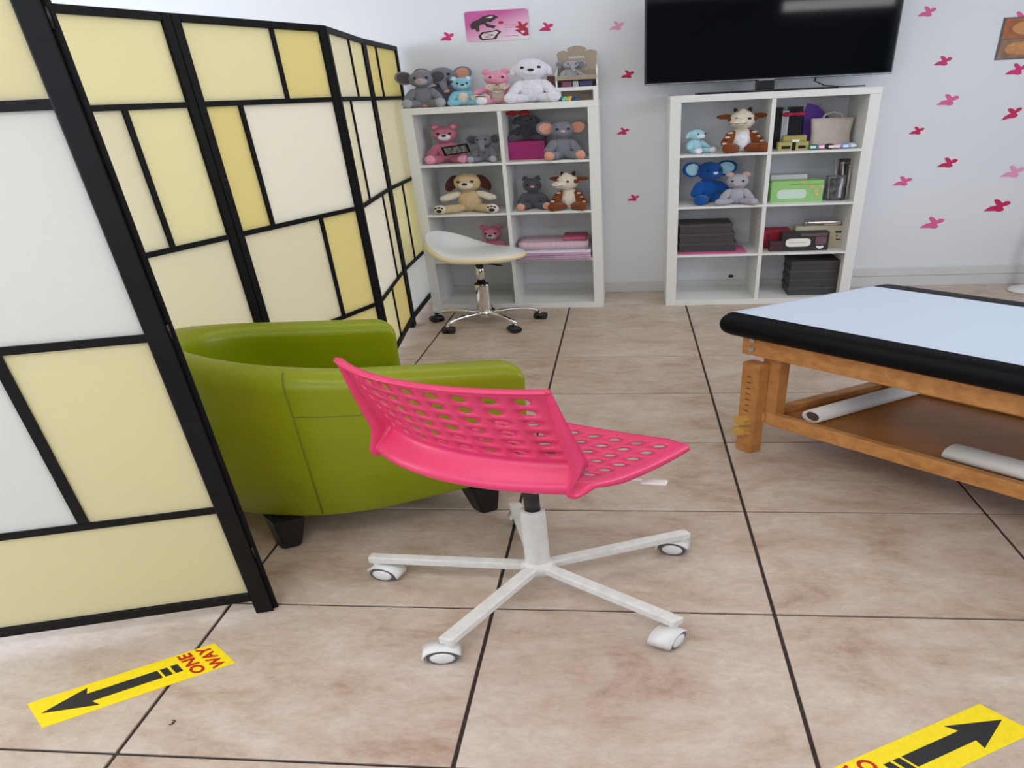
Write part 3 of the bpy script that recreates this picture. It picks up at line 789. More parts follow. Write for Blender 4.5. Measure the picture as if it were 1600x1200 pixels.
single('toy_keyring', Geo().join(ball((0, 0, .014), .014, 10, 8)).join(ball((.004, 0, .036), .011, 10, 8)), FUR['dgrey'], 'tiny dark grey toy next to the rose bear in the lower cell', 'toy', (spot(718, 380, z3, 3.76), 3.76, z3))

# folded pink shirts and wrap in the lower right cell
m_pk1 = mat('pale_pink_cloth', lin(214, 184, 196), .8, noise_s=30, noise_a=.1); m_pk2 = mat('mauve_cloth', lin(196, 150, 182), .8, noise_s=30, noise_a=.1)
m_wh = mat('white_cloth', lin(226, 222, 232), .8); m_pk3 = mat('rose_cloth', lin(192, 96, 124), .8)
cx_ = LX+BT+.351+.1675
def folded(w, d, h, wav=.0018):
    g = Geo(); n = 14; vs = []
    for j in range(n+1):
        for k in range(n+1):
            x = -w/2+w*k/n; y = d*j/n
            vs.append((x, y, h+wav*noise.noise(Vector((x*30, y*30, h*99)))))
    off = len(vs)
    vs += [(x, y, .0) for x, y, z in vs]
    fs = [(j*(n+1)+k, j*(n+1)+k+1, (j+1)*(n+1)+k+1, (j+1)*(n+1)+k) for j in range(n) for k in range(n)]
    fs += [tuple(off+q for q in reversed(f)) for f in fs[:]]
    for k in range(n):
        fs.append((k+1, k, off+k, off+k+1)); a = n*(n+1)+k; fs.append((a, a+1, off+a+1, off+a))
        a = k*(n+1); fs.append((a, a+n+1, off+a+n+1, off+a)); a = k*(n+1)+n; fs.append((a+n+1, a, off+a, off+a+n+1))
    return g.add(vs, fs, True)
hh = z3
for k, (w, d, h, mm, nm, lb) in enumerate((
        (.325, .30, .014, m_pk2, 'folded_wrap', 'mauve folded wrap at the bottom of the pink stack'),
        (.320, .31, .012, m_wh, 'folded_wrap', 'white folded wrap between mauve wraps in the pink stack'),
        (.318, .30, .014, m_pk2, 'folded_wrap', 'mauve folded wrap in the middle of the pink stack'),
        (.322, .31, .012, m_wh, 'folded_wrap', 'white folded wrap right under the pale pink bag'),
        (.300, .24, .055, m_pk1, 'folded_bag', 'pale pink folded bag lying on the stack of wraps'))):
    single(nm, folded(w, d, h), mm, lb, 'fabric', (cx_, BY-.028+.012*(k % 2)+(.075 if k == 4 else 0), hh), .01*(k % 3-1), group='folded stack in the lower cell')
    hh += h+.0019
single('folded_bag', folded(.10, .2, .02), m_pk3, 'rose folded pouch on top of the pale pink bag', 'fabric', (cx_+.09, BY+.08, hh+.002), group='folded stack in the lower cell')

# cells of the television bookcase
plush('plush_bunny', 'light blue plush bunny leaning in the cell corner by the giraffe', (spot(1086, 220, z1, 3.66), 3.66, z1), .17, .7, .95, body='sky', ears='flop', muzzle='white', nose=None, feet='white', legs=.22)
plush('plush_giraffe', 'brown and white plush giraffe beside the light blue bunny', (spot(1158, 210, z1, 3.64), 3.64, z1), .29, .1, .74, body='chestnut', belly='white', ears='giraffe', torso='cream', feet='chestnut', spots='brown', head_turn=-.15)
plush('plush_elephant', 'large royal blue plush elephant with white muzzle patch', (spot(1107, 290, z2, 3.70), 3.70, z2), .31, .25, .70, body='royal', ears='big', ear_in='sky', muzzle='royal', nose='nose_white', feet='royal')
plush('plush_hippo', 'light grey plush hippo with pink ears before the blue elephant', (spot(1152, 295, z2, 3.60), 3.60, z2), .22, -.1, .80, body='lgrey', ears='round', ear_in='peach', muzzle='lgrey', nose=None, legs=.36, headk=1.05)

def carton(name, label, x, y, z, w, d, h, mm, rz=0, group=None, lid=None, cat='box'):
    t = thing(name, label, cat, (x, y, z), rz, group)
    part(t, 'body', box(-w/2, w/2, 0, d, 0, h*(.7 if lid else 1), .0015, 1), mm)
    if lid: part(t, 'lid', box(-w/2-.003, w/2+.003, -.003, d+.003, h*.66, h, .002, 1), lid)
    return t
# top right cell
m_blk = mat('black_gloss_card', (.012, .012, .014), .25); m_bow = mat('red_ribbon', lin(170, 22, 70), .5)
for k, (u, lb) in enumerate(((1217, 'tall black gift box against the divider in the upper cell'), (1243, 'tall black gift box with a red ribbon bow beside the clear bags'))):
    x = spot(u, 190, z1, 3.72)
    t = thing('wine_box', lb, 'box', (x, 3.72, z1), 0, 'tall black gift boxes')
    hb = .026 if k else .013
    part(t, 'body', box(-hb, hb, 0, .07, 0, .27, .002, 1), m_blk)
    if k:
        for s in (-1, 1):
            part(t, 'bow_loop', ball((s*.022-.01, -.01, .225), (.026, .012, .014), fuzz=.15), m_bow)
        part(t, 'bow_knot', ball((-.01, -.012, .225), .01), m_bow)
m_silver_bag = mat('silver_grey_film', (.42, .42, .42), .25, coat=.3)
single('gift_pouch', box(-.013, .013, 0, .02, 0, .25, .005, 2), m_silver_bag, 'silver-grey film pouch standing between the tall black gift boxes', 'pouch', (spot(1227, 190, z1, 3.715), 3.715, z1))
def bag(name, label, x, y, z, w, d, h, mm, rope=None, cat='bag'):
    t = thing(name, label, cat, (x, y, z))
    g = Geo(); n = 12
    vs = []
    for j in range(9):
        tt = j/8; ww = w/2*(1-.06*math.sin(tt*PI)+.02*tt); dd = d/2*(1-.55*tt)
        for k in range(n):
            a = 2*PI*k/n; cx = math.copysign(abs(math.cos(a))**.35, math.cos(a)); sy = math.copysign(abs(math.sin(a))**.35, math.sin(a))
            vs.append((ww*cx+.004*noise.noise(Vector((a, tt*4, x))), dd*sy, h*tt+.006*noise.noise(Vector((a*2, 3, x)))*tt))
    fs = [(j*n+k, j*n+(k+1) % n, (j+1)*n+(k+1) % n, (j+1)*n+k) for j in range(8) for k in range(n)]
    g.add(vs, fs, True); g.f.append(tuple(range(n-1, -1, -1))); g.s.append(False)
    g.f.append(tuple(8*n+k for k in range(n))); g.s.append(False)
    part(t, 'body', g, mm)
    if rope:
        for s in (-1, 1):
            part(t, 'handle', tube([(-w*.25, s*d*.1, h*.97), (-w*.18, s*d*.14, h*1.13), (0, s*d*.16, h*1.2), (w*.18, s*d*.14, h*1.13), (w*.25, s*d*.1, h*.97)], .004, 6), rope)
    return t
m_kraft = mat('pale_paper_bag', lin(196, 188, 176), .8, noise_s=20, noise_a=.06)
bag('gift_bag', 'pale beige paper gift bag with handles in the upper cell', spot(1299, 205, z1, 3.69), 3.70, z1, .16, .07, .19, m_kraft, m_kraft)
part(thing('tissue_paper', 'purple tissue paper peak rising behind the beige gift bag', 'tissue paper', (spot(1278, 170, z1, 3.76), 3.76, z1)), 'sheet',
     Geo().add([(-.045, 0, 0), (.045, 0, 0), (.045, .04, 0), (-.045, .04, 0), (-.05, .01, .20), (.05, .01, .19), (.04, .03, .19), (-.05, .03, .2), (-.04, .02, .29), (.0, .02, .27)],
               [(3, 2, 1, 0), (0, 1, 5, 4), (1, 2, 6, 5), (2, 3, 7, 6), (3, 0, 4, 7), (4, 5, 9, 8), (5, 6, 9), (6, 7, 8, 9), (7, 4, 8)]), mat('purple_tissue', lin(92, 52, 150), .7))
m_gold = mat('olive_gold_card', lin(176, 164, 96), .45); m_teal = mat('teal_card', lin(44, 92, 84), .5); m_ltag = mat('white_tag', lin(240, 240, 230), .5)
t = carton('gift_carton', 'small olive gold gift box with a white tag in the upper cell', spot(1240, 225, z1, 3.58), 3.575, z1, .115, .06, .055, m_gold)
part(t, 'window', box(-.045, -.012, -.002, 0, .012, .03), m_blk); part(t, 'window', box(.018, .045, -.002, 0, .012, .03), m_blk); part(t, 'band', box(-.006, .008, -.002, 0, 0, .055), m_blk)
part(t, 'tag', box(-.008, .02, -.004, 0, .055, .07), m_ltag)
carton('gift_carton', 'small olive gold gift box standing behind the tagged one', spot(1242, 215, z1, 3.65), 3.645, z1, .09, .05, .09, m_gold)
packs = [(1270, (60, 130, 140), 'teal'), (1283, (232, 130, 190), 'bright pink'), (1297, (40, 34, 42), 'black'), (1308, (224, 150, 170), 'rose'), (1320, (128, 168, 226), 'sky blue'), (1332, (190, 206, 236), 'pale blue')]
for k, (u, c, nm) in enumerate(packs):
    t = thing('soap_pack', nm+' little wrapped pack in the row before the beige gift bag', 'pack', (spot(u, 228, z1, 3.57), 3.555+.008*(k % 2), z1), .25*((k % 3)-1), 'little wrapped packs')
    mm = mat('pack_wrap', lin(*c), .35)
    part(t, 'wrap', ball((0, .015, .018), (.021, .024, .018), 12, 8, fuzz=.12), mm)
    part(t, 'label', box(-.010, .010, -.010, -.004, .010, .026), m_ltag)
# second right cell
carton('shoe_box', 'white box standing behind the green box', spot(1232, 275, z2, 3.72), 3.70, z2, .145, .09, .175, mat('white_card', lin(214, 208, 218), .5))
gx = spot(1245, 300, z2, 3.60)
m_green = mat('green_card', lin(150, 200, 122), .5, noise_s=25, noise_a=.05)
t = carton('green_carton', 'light green box with a white rounded window in the middle cell', gx, 3.595, z2, .205, .10, .145, m_green)
part(t, 'label', prism(rrect(.115, .062, .02, cx=-.02, cy=.055), .001, 'y', -.001), mat('pale_mint_label', lin(206, 224, 212), .5))
m_branch = mat('branch_ink', lin(92, 110, 60), .6); m_flow = mat('flower_ink', lin(222, 180, 130), .6)
part(t, 'branch_print', tube([(-.03, 0, .118), (.02, 0, .124), (.06, 0, .118), (.10, 0, .120)], .0016, 5), m_branch)
for a, b in ((.055, .10), (.075, .07), (.08, .045), (.095, .095), (.02, .132)):
    part(t, 'flower_print', ball((a, 0, b), (.011, .001, .009), 8, 6), m_flow)
m_film = mat('clear_film', (.32, .31, .31), .12, coat=.5, spec=.8)
bag('cellophane_bag', 'dark wrinkled cellophane bag beside the green box', spot(1306, 290, z2, 3.62), 3.63, z2, .075, .08, .17, mat('smoky_film', (.10, .10, .105), .15, coat=.6, noise_s=25, noise_a=.8))
bag('cellophane_bag', 'tall clear cellophane bag with sticks at the side of the cell', spot(1322, 280, z2, 3.70), 3.71, z2, .07, .08, .27, mat('dark_film', (.075, .05, .05), .15, coat=.6, noise_s=25, noise_a=.6))
for k, (a, c) in enumerate(((1310, (150, 140, 132)), (1318, (190, 186, 180)), (1325, (176, 168, 160)))):
    x = spot(a, 290, z2, 3.60)
    g = cyl((0, 0, .003), (-.02+.012*k, .03, .27-.02*k), .004, n=8).join(ball((-.02+.012*k, .03, .27-.02*k), .007, 8, 6))
    single('wooden_stick', g, mat('stick', lin(*c), .5), ('brownish stick leaning by the cellophane bags, next to the smoky bag', 'pale stick leaning between two others by the cellophane bags', 'beige stick leaning by the cellophane bags, next to the cell wall')[k], 'stick', (x, 3.60, z2), group='sticks by the cellophane bags')
# third row
m_gb = mat('charcoal_box_card', lin(64, 61, 64), .6, noise_s=20, noise_a=.08); m_gb2 = mat('charcoal_box_lid', lin(72, 68, 71), .6, noise_s=20, noise_a=.08)
x = spot(1106, 370, z3, 3.60)
single('pink_folder', box(-.14, .14, 0, .24, 0, .008, .001, 1), mat('hot_pink_card', lin(220, 110, 160), .45), 'hot pink folder lying under the charcoal boxes', 'folder', (x+.02, 3.53, z3))
hz_ = z3+.008
for k, lb in enumerate(('charcoal keepsake box resting on the pink folder', 'charcoal keepsake box in the middle of the three on the pink folder', 'charcoal keepsake box topping the three on the pink folder')):
    carton('keepsake_box', lb, x-.005*k, 3.585, hz_, .235-.01*k, .2, .068, m_gb, .02*(k-1), 'charcoal boxes', m_gb2)
    hz_ += .0685
carton('red_carton', 'dark red box behind the black labelled box', spot(1214, 370, z3, 3.66), 3.66, z3, .11, .1, .14, mat('dark_red_card', lin(150, 30, 48), .5, noise_s=40, noise_a=.4))
carton('small_pouch', 'small dark box with a pale tag against the divider', spot(1212, 385, z3, 3.57), 3.56, z3, .05, .06, .075, mat('dark_plum_card', lin(70, 40, 48), .5))
x = spot(1257, 378, z3, 3.58)
t = carton('black_carton', 'black box with a white oval label and prints', x, 3.565, z3, .19, .07, .135, mat('black_print_card', lin(46, 42, 44), .45, noise_s=60, noise_a=.2))
part(t, 'label', prism(rrect(.10, .06, .02, cx=-.028, cy=.062), .001, 'y', -.001), m_ltag)
part(t, 'text_line', box(-.066, .008, -.0016, -.001, .060, .064), m_silv)
part(t, 'photo_print', box(.042, .085, -.001, 0, .045, .10), mat('print_plum', lin(110, 80, 92), .5, noise_s=80, noise_a=.4))
part(t, 'heart_print', prism([(a*.016+.062, b*.014+.024) for a, b in HRT], .001, 'y', -.001), m_ltag)
part(t, 'top_print', box(-.02, .085, -.001, 0, .108, .128), mat('print_brown', lin(106, 84, 84), .5, noise_s=80, noise_a=.4))
x2 = spot(1280, 370, z3, 3.66)
t = carton('cream_carton', 'cream box with a small printed face behind the black box', x2, 3.655, z3, .20, .09, .16, mat('cream_card', lin(202, 196, 168), .5))
part(t, 'dark_band', box(.062, .098, -.001, 0, .105, .120), m_nav)
part(t, 'printed_spot', box(.066, .075, -.001, 0, .08, .087), m_blk); part(t, 'printed_spot', box(.086, .095, -.001, 0, .076, .084), m_blk)
part(t, 'printed_mouth', box(.068, .094, -.001, 0, .052, .062), m_bow)
t = thing('metal_tin', 'shiny silver tin lying on the cream box', 'tin', (x2+.01, 3.66, z3+.16))
part(t, 'body', box(-.075, .075, 0, .08, 0, .035, .012, 3), M['chrome'])
part(t, 'rim', box(-.077, .077, -.002, .082, .014, .018, .001, 1), M['steel'])
# bottom right cell
x = spot(1272, 430, z4, 3.62)
hz_ = z4
for k, lb in enumerate(('charcoal gift box at the bottom of the four by the treatment table', 'charcoal gift box second from the bottom of the four', 'charcoal gift box second from the top of the four', 'charcoal gift box topping the four in the lowest cell')):
    carton('keepsake_box', lb, x+.002*(k % 2), 3.585, hz_, .215, .22, .066, m_gb, -.02+.012*(k % 2), 'charcoal gift boxes in the lowest cell', m_gb2)
    hz_ += .0665

# ------------------------------------------------------------------ swivel stool
ST = thing('swivel_stool', 'white saddle stool with low back on a chrome wheeled base', 'stool', (.175, 3.19, 0))
def saddle():
    g = Geo(); nr, na = 10, 40; vs = []
    # rim: back (at angle pi, -x side turned slightly to the back) rises into a low lip
    def lip(a):
        d = math.cos(a-2.75)
        return max(0.0, d)**1.6
    for layer in (0, 1):
        for i in range(nr+1):
            r = i/nr
            for k in range(na):
                a = 2*PI*k/na
                R = .185*(1+.10*lip(a))
                up = .14*lip(a)*max(0, (r-.45)/.55)**1.5
                if layer == 0: z = .545+up+.012*(1-r**4)-.012*max(0, r-.9)*10*.6
                else: z = .487+up*.55+.012*r
                vs.append((R*r*math.cos(a), R*r*math.sin(a), z))
    n1 = (nr+1)*na
    fs = []
    for i in range(nr):
        for k in range(na):
            q = (i*na+k, i*na+(k+1) % na, (i+1)*na+(k+1) % na, (i+1)*na+k)
            fs.append(tuple(reversed(q))); fs.append(tuple(n1+j for j in q))
    top = Geo().add(vs[:n1], [f for f in fs if max(f) < n1], True)
    bot = Geo().add(vs[n1:], [tuple(j-n1 for j in f) for f in fs if min(f) >= n1], True)
    # side wall joins rims
    sv = []; 
    for k in range(na):
        a = vs[nr*na+k]; b = vs[n1+nr*na+k]
        for j in range(5):
            tt = j/4; bul = 1+.06*math.sin(PI*tt)
            sv.append((a[0]*(1-tt)*bul+b[0]*tt*bul, a[1]*(1-tt)*bul+b[1]*tt*bul, a[2]*(1-tt)+b[2]*tt))
    sf = [(k*5+j, k*5+j+1, ((k+1) % na)*5+j+1, ((k+1) % na)*5+j) for k in range(na) for j in range(4)]
    side = Geo().add(sv, sf, True)
    return top, bot, side
tp, bt, sd = saddle()
st_seat = part(ST, 'seat', tp, M['white_vinyl'])
part(st_seat, 'seat_band', sd, M['cream_vinyl'], 'cream side band of the seat')
part(st_seat, 'seat_underside', bt, M['black_plastic'])
part(ST, 'mount_plate', box(-.07, .07, -.07, .07, .47, .49, .004, 1), M['black_plastic'])
lv = part(ST, 'lever', tube([(.0, -.02, .468), (.06, -.06, .466), (.10, -.09, .462)], .006, 8), M['black_plastic'])
part(ST, 'piston', cyl((0, 0, .30), (0, 0, .475), .017, n=20), M['chrome'])
part(ST, 'column', lathe([(.027, .10), (.030, .12), (.028, .29), (.0285, .31), (.024, .315)], 24), M['chrome'])
part(ST, 'collar', lathe([(.0295, .305), (.0305, .312), (.022, .318)], 24), M['black_plastic'])
part(ST, 'hub', lathe([(.02, .055), (.042, .06), (.044, .085), (.036, .105), (.028, .112)], 24), M['chrome'])
for k in range(5):
    a = math.radians(20+72*k); R = .235
    c, s = math.cos(a), math.sin(a)
    pts = [(c*r, s*r, z) for r, z in ((.03, .085), (.08, .095), (.13, .098), (.18, .092), (.215, .078), (.232, .062))]
    lg = part(ST, 'leg', tube(pts, [.014, .0135, .013, .0125, .012, .011], 10), M['chrome'])
    part(lg, 'caster_stem', cyl((c*R, s*R, .04), (c*R, s*R, .066), .007, n=10), M['steel'])
    sw_ = a+.9*(k+1)
    d = Vector((math.cos(sw_), math.sin(sw_), 0)); nrm = Vector((-d.y, d.x, 0))
    ctr = Vector((c*R, s*R, .026))+d*.008
    wg = Geo().join(cyl(ctr-nrm*.022, ctr-nrm*.005, .026, n=18)).join(cyl(ctr+nrm*.005, ctr+nrm*.022, .026, n=18))
    ca = part(ST, 'caster', wg, M['black_plastic'])
    part(ca, 'caster_hood', lathe([(.001, .014), (.02, .012), (.028, .0), (.0285, -.006), (.001, -.006)], 14).move(ctr.x, ctr.y, .034), M['black_plastic'])

# ------------------------------------------------------------------ green tub armchair
AC = thing('tub_armchair', 'lime green leatherette tub armchair with black tapered legs', 'armchair', (.06, 1.14, 0), math.radians(38))
def tub_shell():
    """U-shaped wall in plan, local +x is the open front"""
    hw_, fx, bx, th = .350, .30, -.350, .095
    Rb = hw_
    # outer centreline path from front of right arm (-y) round the back to front of left arm
    path = []
    for k in range(7): path.append((fx-(fx-(bx+Rb))*k/6, -hw_))
    for k in range(1, 20):
        a = -PI/2-PI*k/20; path.append((bx+Rb+Rb*math.cos(a)*1.0, Rb*math.sin(a)))
    for k in range(7): path.append((bx+Rb+(fx-(bx+Rb))*k/6, hw_))
    n = len(path)
    z0, zt_ = .135, .69
    prof = []     # (inset from outer, z): closed loop of the wall section
    prof += [(.015, z0), (.0, z0+.02), (-.004, .35), (-.006, .54), (-.010, .60), (-.012, .63)]
    for k in range(9):
        a = PI-PI*k/8
        prof.append((.048+.060*math.cos(a), .638+.052*math.sin(a)))
    prof += [(.106, .60), (.100, .54), (.098, .35)]
    V = []; 
    for i, (x, y) in enumerate(path):
        a = Vector(path[max(i-1, 0)]); b = Vector(path[min(i+1, n-1)]); d = (b-a).normalized()
        # inward normal
        nx, ny = -d.y, d.x
        nx, ny = d.y, -d.x
        if nx*(0.0-x)+ny*(0-y) < 0: nx, ny = -nx, -ny
        rise = (.63-.69)+(.33-x)*.2
        for ins, z in prof:
            zz = z+rise*min(1, max(0, (z-.30)/.30))
            V.append((x+nx*ins, y+ny*ins, zz))
    return path, prof, V, n
path, prof, V, n = tub_shell()
mp_ = len(prof)
F_ = []
for i in range(n-1):
    for k in range(mp_-1):
        F_.append((i*mp_+k, i*mp_+k+1, (i+1)*mp_+k+1, (i+1)*mp_+k))
g = Geo().add(V, F_, True)
shell = part(AC, 'tub_shell', g, M['lime'])
# rounded padded front end of each arm
for s in (0, n-1):
    base = [Vector(V[s*mp_+k]) for k in range(mp_)]
    c0 = sum(base, Vector())/mp_
    rings = []
    for j in range(6):
        tt = j/5; ins = 1-.22*(1-math.cos(tt*PI/2)); out = .045*math.sin(tt*PI/2)
        rings.append([c0+(p-c0)*ins+Vector((out, 0, 0)) for p in base])
    vv = [p for r in rings for p in r]+[c0+Vector((.047, 0, 0))]
    ff = [(j*mp_+k, j*mp_+(k+1) % mp_, (j+1)*mp_+(k+1) % mp_, (j+1)*mp_+k) for j in range(5) for k in range(mp_)]
    ff += [(5*mp_+k, 5*mp_+(k+1) % mp_, len(vv)-1) for k in range(mp_)]
    part(AC, 'arm_front', Geo().add(vv, ff, True), M['lime'])
# bottom deck, seat cushion, seat front
deck = [(x*.96, y*.96) for x, y in path]
part(AC, 'base_deck', prism(deck, .12, 'z', .137), M['lime'])
cush = Geo().join(box(-.24, .33, -.235, .235, .27, .43, .045, 5)); cush.s = [True]*len(cush.s)
part(AC, 'seat_cushion', cush, M['lime'])
# seams
def seam(i, o=.003):
    return [Vector(V[i*mp_+k])+(Vector(V[i*mp_+k])-Vector((0, 0, V[i*mp_+k][2]))).normalized()*o*0 for k in range(1, 10)]
for i in (9, 23):
    part(shell, 'seam', tube(seam(i), .0022, 6), M['lime_seam'])
for rng in (range(0, 10), range(23, n)):
    part(shell, 'seam', tube([Vector(V[i*mp_+3]) for i in rng], .0022, 6), M['lime_seam'])
for lx, ly in ((.215, -.318), (.215, .318), (-.222, -.242), (-.222, .242)):
    sx_ = 1 if lx > 0 else -1; sy_ = 1 if ly > 0 else -1
    rear = lx < 0
    g = Geo(); vs = []
    for z, r, dx, dy in ((.14, .038, 0, 0), (.0, .022, (sx_*.006 if not rear else -.012), sy_*.008)):
        vs += [(lx+dx+a*r, ly+dy+b*r, z) for a, b in ((-1, -1), (1, -1), (1, 1), (-1, 1))]
    bm = bmesh.new(); bv = [bm.verts.new(p) for p in vs]
    for f in ((0, 1, 2, 3), (7, 6, 5, 4), (0, 4, 5, 1), (1, 5, 6, 2), (2, 6, 7, 3), (3, 7, 4, 0)): bm.faces.new([bv[q] for q in f])
    bmesh.ops.recalc_face_normals(bm, faces=bm.faces[:])
    bmesh.ops.bevel(bm, geom=bm.edges[:], offset=.006, segments=2, affect='EDGES')
    part(AC, 'leg', from_bm(bm), M['black_leg'])

# ------------------------------------------------------------------ pink swivel chair
PSI = 1.031
PC = thing('swivel_chair', 'hot pink perforated plastic desk chair on a white five-star wheeled base', 'chair', (.59, .615, 0), PSI)
# local x forward, local y to the left
ZS = .535
LEAN = math.radians(16)
ZR = .574          # height of the seat at its rear, a little above the front
BEND = [(-.090, ZR-.0045), (-.125, ZR-.006), (-.165, ZR-.013), (-.198, ZR-.012), (-.214, ZR+.001), (-.211, ZR+.016), (-.197, ZR+.030), (-.181, ZR+.046), (-.169, ZR+.066), (-.172, ZR+.09)]
def prof_pt(t):
    """side profile: t 0..1 seat (front to back), 1..2 bend with a ledge, 2..3 back up; returns (x forward, z)"""
    if t <= 1:
        x = .222+(-.125-.222)*t
        return x, .516+(ZR-.006-.516)*t-.014*math.sin(t*PI)
    if t <= 2:
        q = (t-1)*7; i = min(int(q), 6); f = q-i
        p0, p1, p2, p3 = (Vector(BEND[i+k]) for k in range(4))
        v = .5*((2*p1)+(p2-p0)*f+(2*p0-5*p1+4*p2-p3)*f*f+(3*p1-p0-3*p2+p3)*f**3)
        return v.x, v.y
    L = .262*(t-2)
    return -.169-L*math.sin(LEAN)-.008*math.sin((t-2)*PI*.5), ZR+.066+L*math.cos(LEAN)
def fl_dir(t):
    a = min(max(t-1, 0), 1)*(PI/2+LEAN)
    return Vector((-math.sin(a), 0, -math.cos(a)))
def fl_depth(t):
    if t < .7: return .020+.008*t
    if t < 1.2: return .0256-.0136*(t-.7)/.5
    if t < 2: return .012+.040*((t-1.2)/.8)**1.5
    return .052-.038*(t-2)
def shell_pt(u, t):
    x, z = prof_pt(t)
    k = min(max((t-.7)/.75, 0), 1); k = k*k*(3-2*k)
    hw_ = .200+.004*math.sin(min(t, 3)*1.0)
    y = u*hw_*(1-.03*k*u*u)
    x += k*.060*u*u
    if t < 1: z += .010*u*u*(1-.3*t)
    else: z += .010*u*u*(1-k)
    # rounded front corners of the seat
    if t < .12: x -= .02*(1-t/.12)*max(0, abs(u)-.75)*4
    return Vector((x, y, z))
def shell_n(u, t):
    e = 1e-3
    a = shell_pt(min(u+e, 1), t)-shell_pt(max(u-e, -1), t); b = shell_pt(u, min(t+e, 3))-shell_pt(u, max(t-e, 0))
    nn = a.cross(b).normalized()
    return nn
if shell_n(0, .5).z < 0:
    SGN = -1
else:
    SGN = 1
us = [-1, -.90]+[-.90+1.80*k/8 for k in range(1, 8)]+[.90, 1]
ts = [0, .07]+[.07+.78*k/6 for k in range(1, 6)]+[.85, 1.0]+[1+k/7 for k in range(1, 7)]+[2.0, 2.06]+[2.06+.86*k/6 for k in range(1, 6)]+[2.92, 3.0]
hole_u = set(range(1, 9)); hole_t = set(range(1, 7)) | set(range(16, 22))
bm = bmesh.new()
def vert(u, t): return bm.verts.new(shell_pt(u, t))
for i in range(len(us)-1):
    for j in range(len(ts)-1):
        u0, u1, t0, t1 = us[i], us[i+1], ts[j], ts[j+1]
        P = lambda a, b: (u0+(u1-u0)*a, t0+(t1-t0)*b)
        if i in hole_u and j in hole_t:
            bd = [P(k/3, 0) for k in range(3)]+[P(1, k/3) for k in range(3)]+[P(1-k/3, 1) for k in range(3)]+[P(0, 1-k/3) for k in range(3)]
            # round hole in true size
            cu, ct = P(.5, .5)
            wu = (shell_pt(u1, ct)-shell_pt(u0, ct)).length; wt = (shell_pt(cu, t1)-shell_pt(cu, t0)).length
            rr = .0115
            ring = []
            for k in range(12):
                a = -PI*3/4+2*PI*k/12
                ring.append(P(.5+rr*math.cos(a)/wu, .5+rr*math.sin(a)/wt))
            B = [vert(*q) for q in bd]; R_ = [vert(*q) for q in ring]
            for k in range(12):
                bm.faces.new((B[k], B[(k+1) % 12], R_[(k+1) % 12], R_[k]))
        else:
            G_ = [[vert(*P(a/3, b/3)) for b in range(4)] for a in range(4)]
            for a in range(3):
                for b in range(3):
                    bm.faces.new((G_[a][b], G_[a+1][b], G_[a+1][b+1], G_[a][b+1]))
# turned flange along the sides, the front and the top
FD = .034
def flange(params):
    prev = None
    for (u, t) in params:
        p = shell_pt(u, t); nn = shell_n(u, t)*SGN
        tt = min(max(t, 0), 3)
        dpt = fl_depth(t); dv = fl_dir(t)
        outv = Vector((0, math.copysign(1, u), 0)) if abs(u) == 1 else Vector((0, 0, 0))
        row = [bm.verts.new(p), bm.verts.new(p+dv*dpt*.5+outv*.003), bm.verts.new(p+dv*dpt+outv*.004)]
        if prev:
            for k in range(2): bm.faces.new((prev[k], prev[k+1], row[k+1], row[k]))
        prev = row
def dense(lst):
    out = []
    for a, b in zip(lst[:-1], lst[1:]): out += [a+(b-a)*k/3 for k in range(3)]
    return out+[lst[-1]]
td, ud = dense(ts), dense(us)
flange([(1, t) for t in td]); flange([(-1, t) for t in td])
def endlip(tv, depth):
    prev = None
    for u in ud:
        p = shell_pt(u, tv); nn = shell_n(u, tv)*SGN
        row = [bm.verts.new(p), bm.verts.new(p-nn*depth)]
        if prev: bm.faces.new((prev[0], prev[1], row[1], row[0]))
        prev = row
endlip(0, .018); endlip(3, .016)
bmesh.ops.remove_doubles(bm, verts=bm.verts[:], dist=1e-5)
bmesh.ops.recalc_face_normals(bm, faces=bm.faces[:])
bmesh.ops.solidify(bm, geom=bm.faces[:], thickness=.0042)
for f in bm.faces: f.smooth = True
sh_ = from_bm(bm, True)
pshell = part(PC, 'seat_shell', sh_, M['pink'], 'pink shell of seat and backrest with rows of round holes')
part(pshell, 'seat_label', box(-.10, -.055, -.16, -.11, ZR-.008, ZR-.006), mat('teal_label', lin(40, 120, 112), .4))
part(PC, 'mount_plate', box(-.09, .09, -.08, .08, ZS-.062, ZS-.022, .006, 2), M['white_plastic'])
part(PC, 'piston', cyl((0, 0, .28), (0, 0, ZS-.05), .0145, n=20), M['black_plastic'])
lvp = part(PC, 'lever', tube([(.02, -.02, ZS-.055), (.05, -.12, ZS-.06), (.07, -.185, ZS-.068)], .005, 8), M['white_plastic'])
part(lvp, 'lever_grip', box(-.022, .022, -.011, .011, -.004, .004, .003, 2).rot('Z', -1.2).move(.075, -.205, ZS-.07), M['white_plastic'])
part(PC, 'column', lathe([(.022, .07), (.024, .08), (.0235, .30), (.0225, .325), (.015, .326)], 24), M['white_metal'])
part(PC, 'hub', lathe([(.026, .065), (.034, .07), (.034, .10), (.027, .112), (.023, .116)], 24), M['white_metal'])
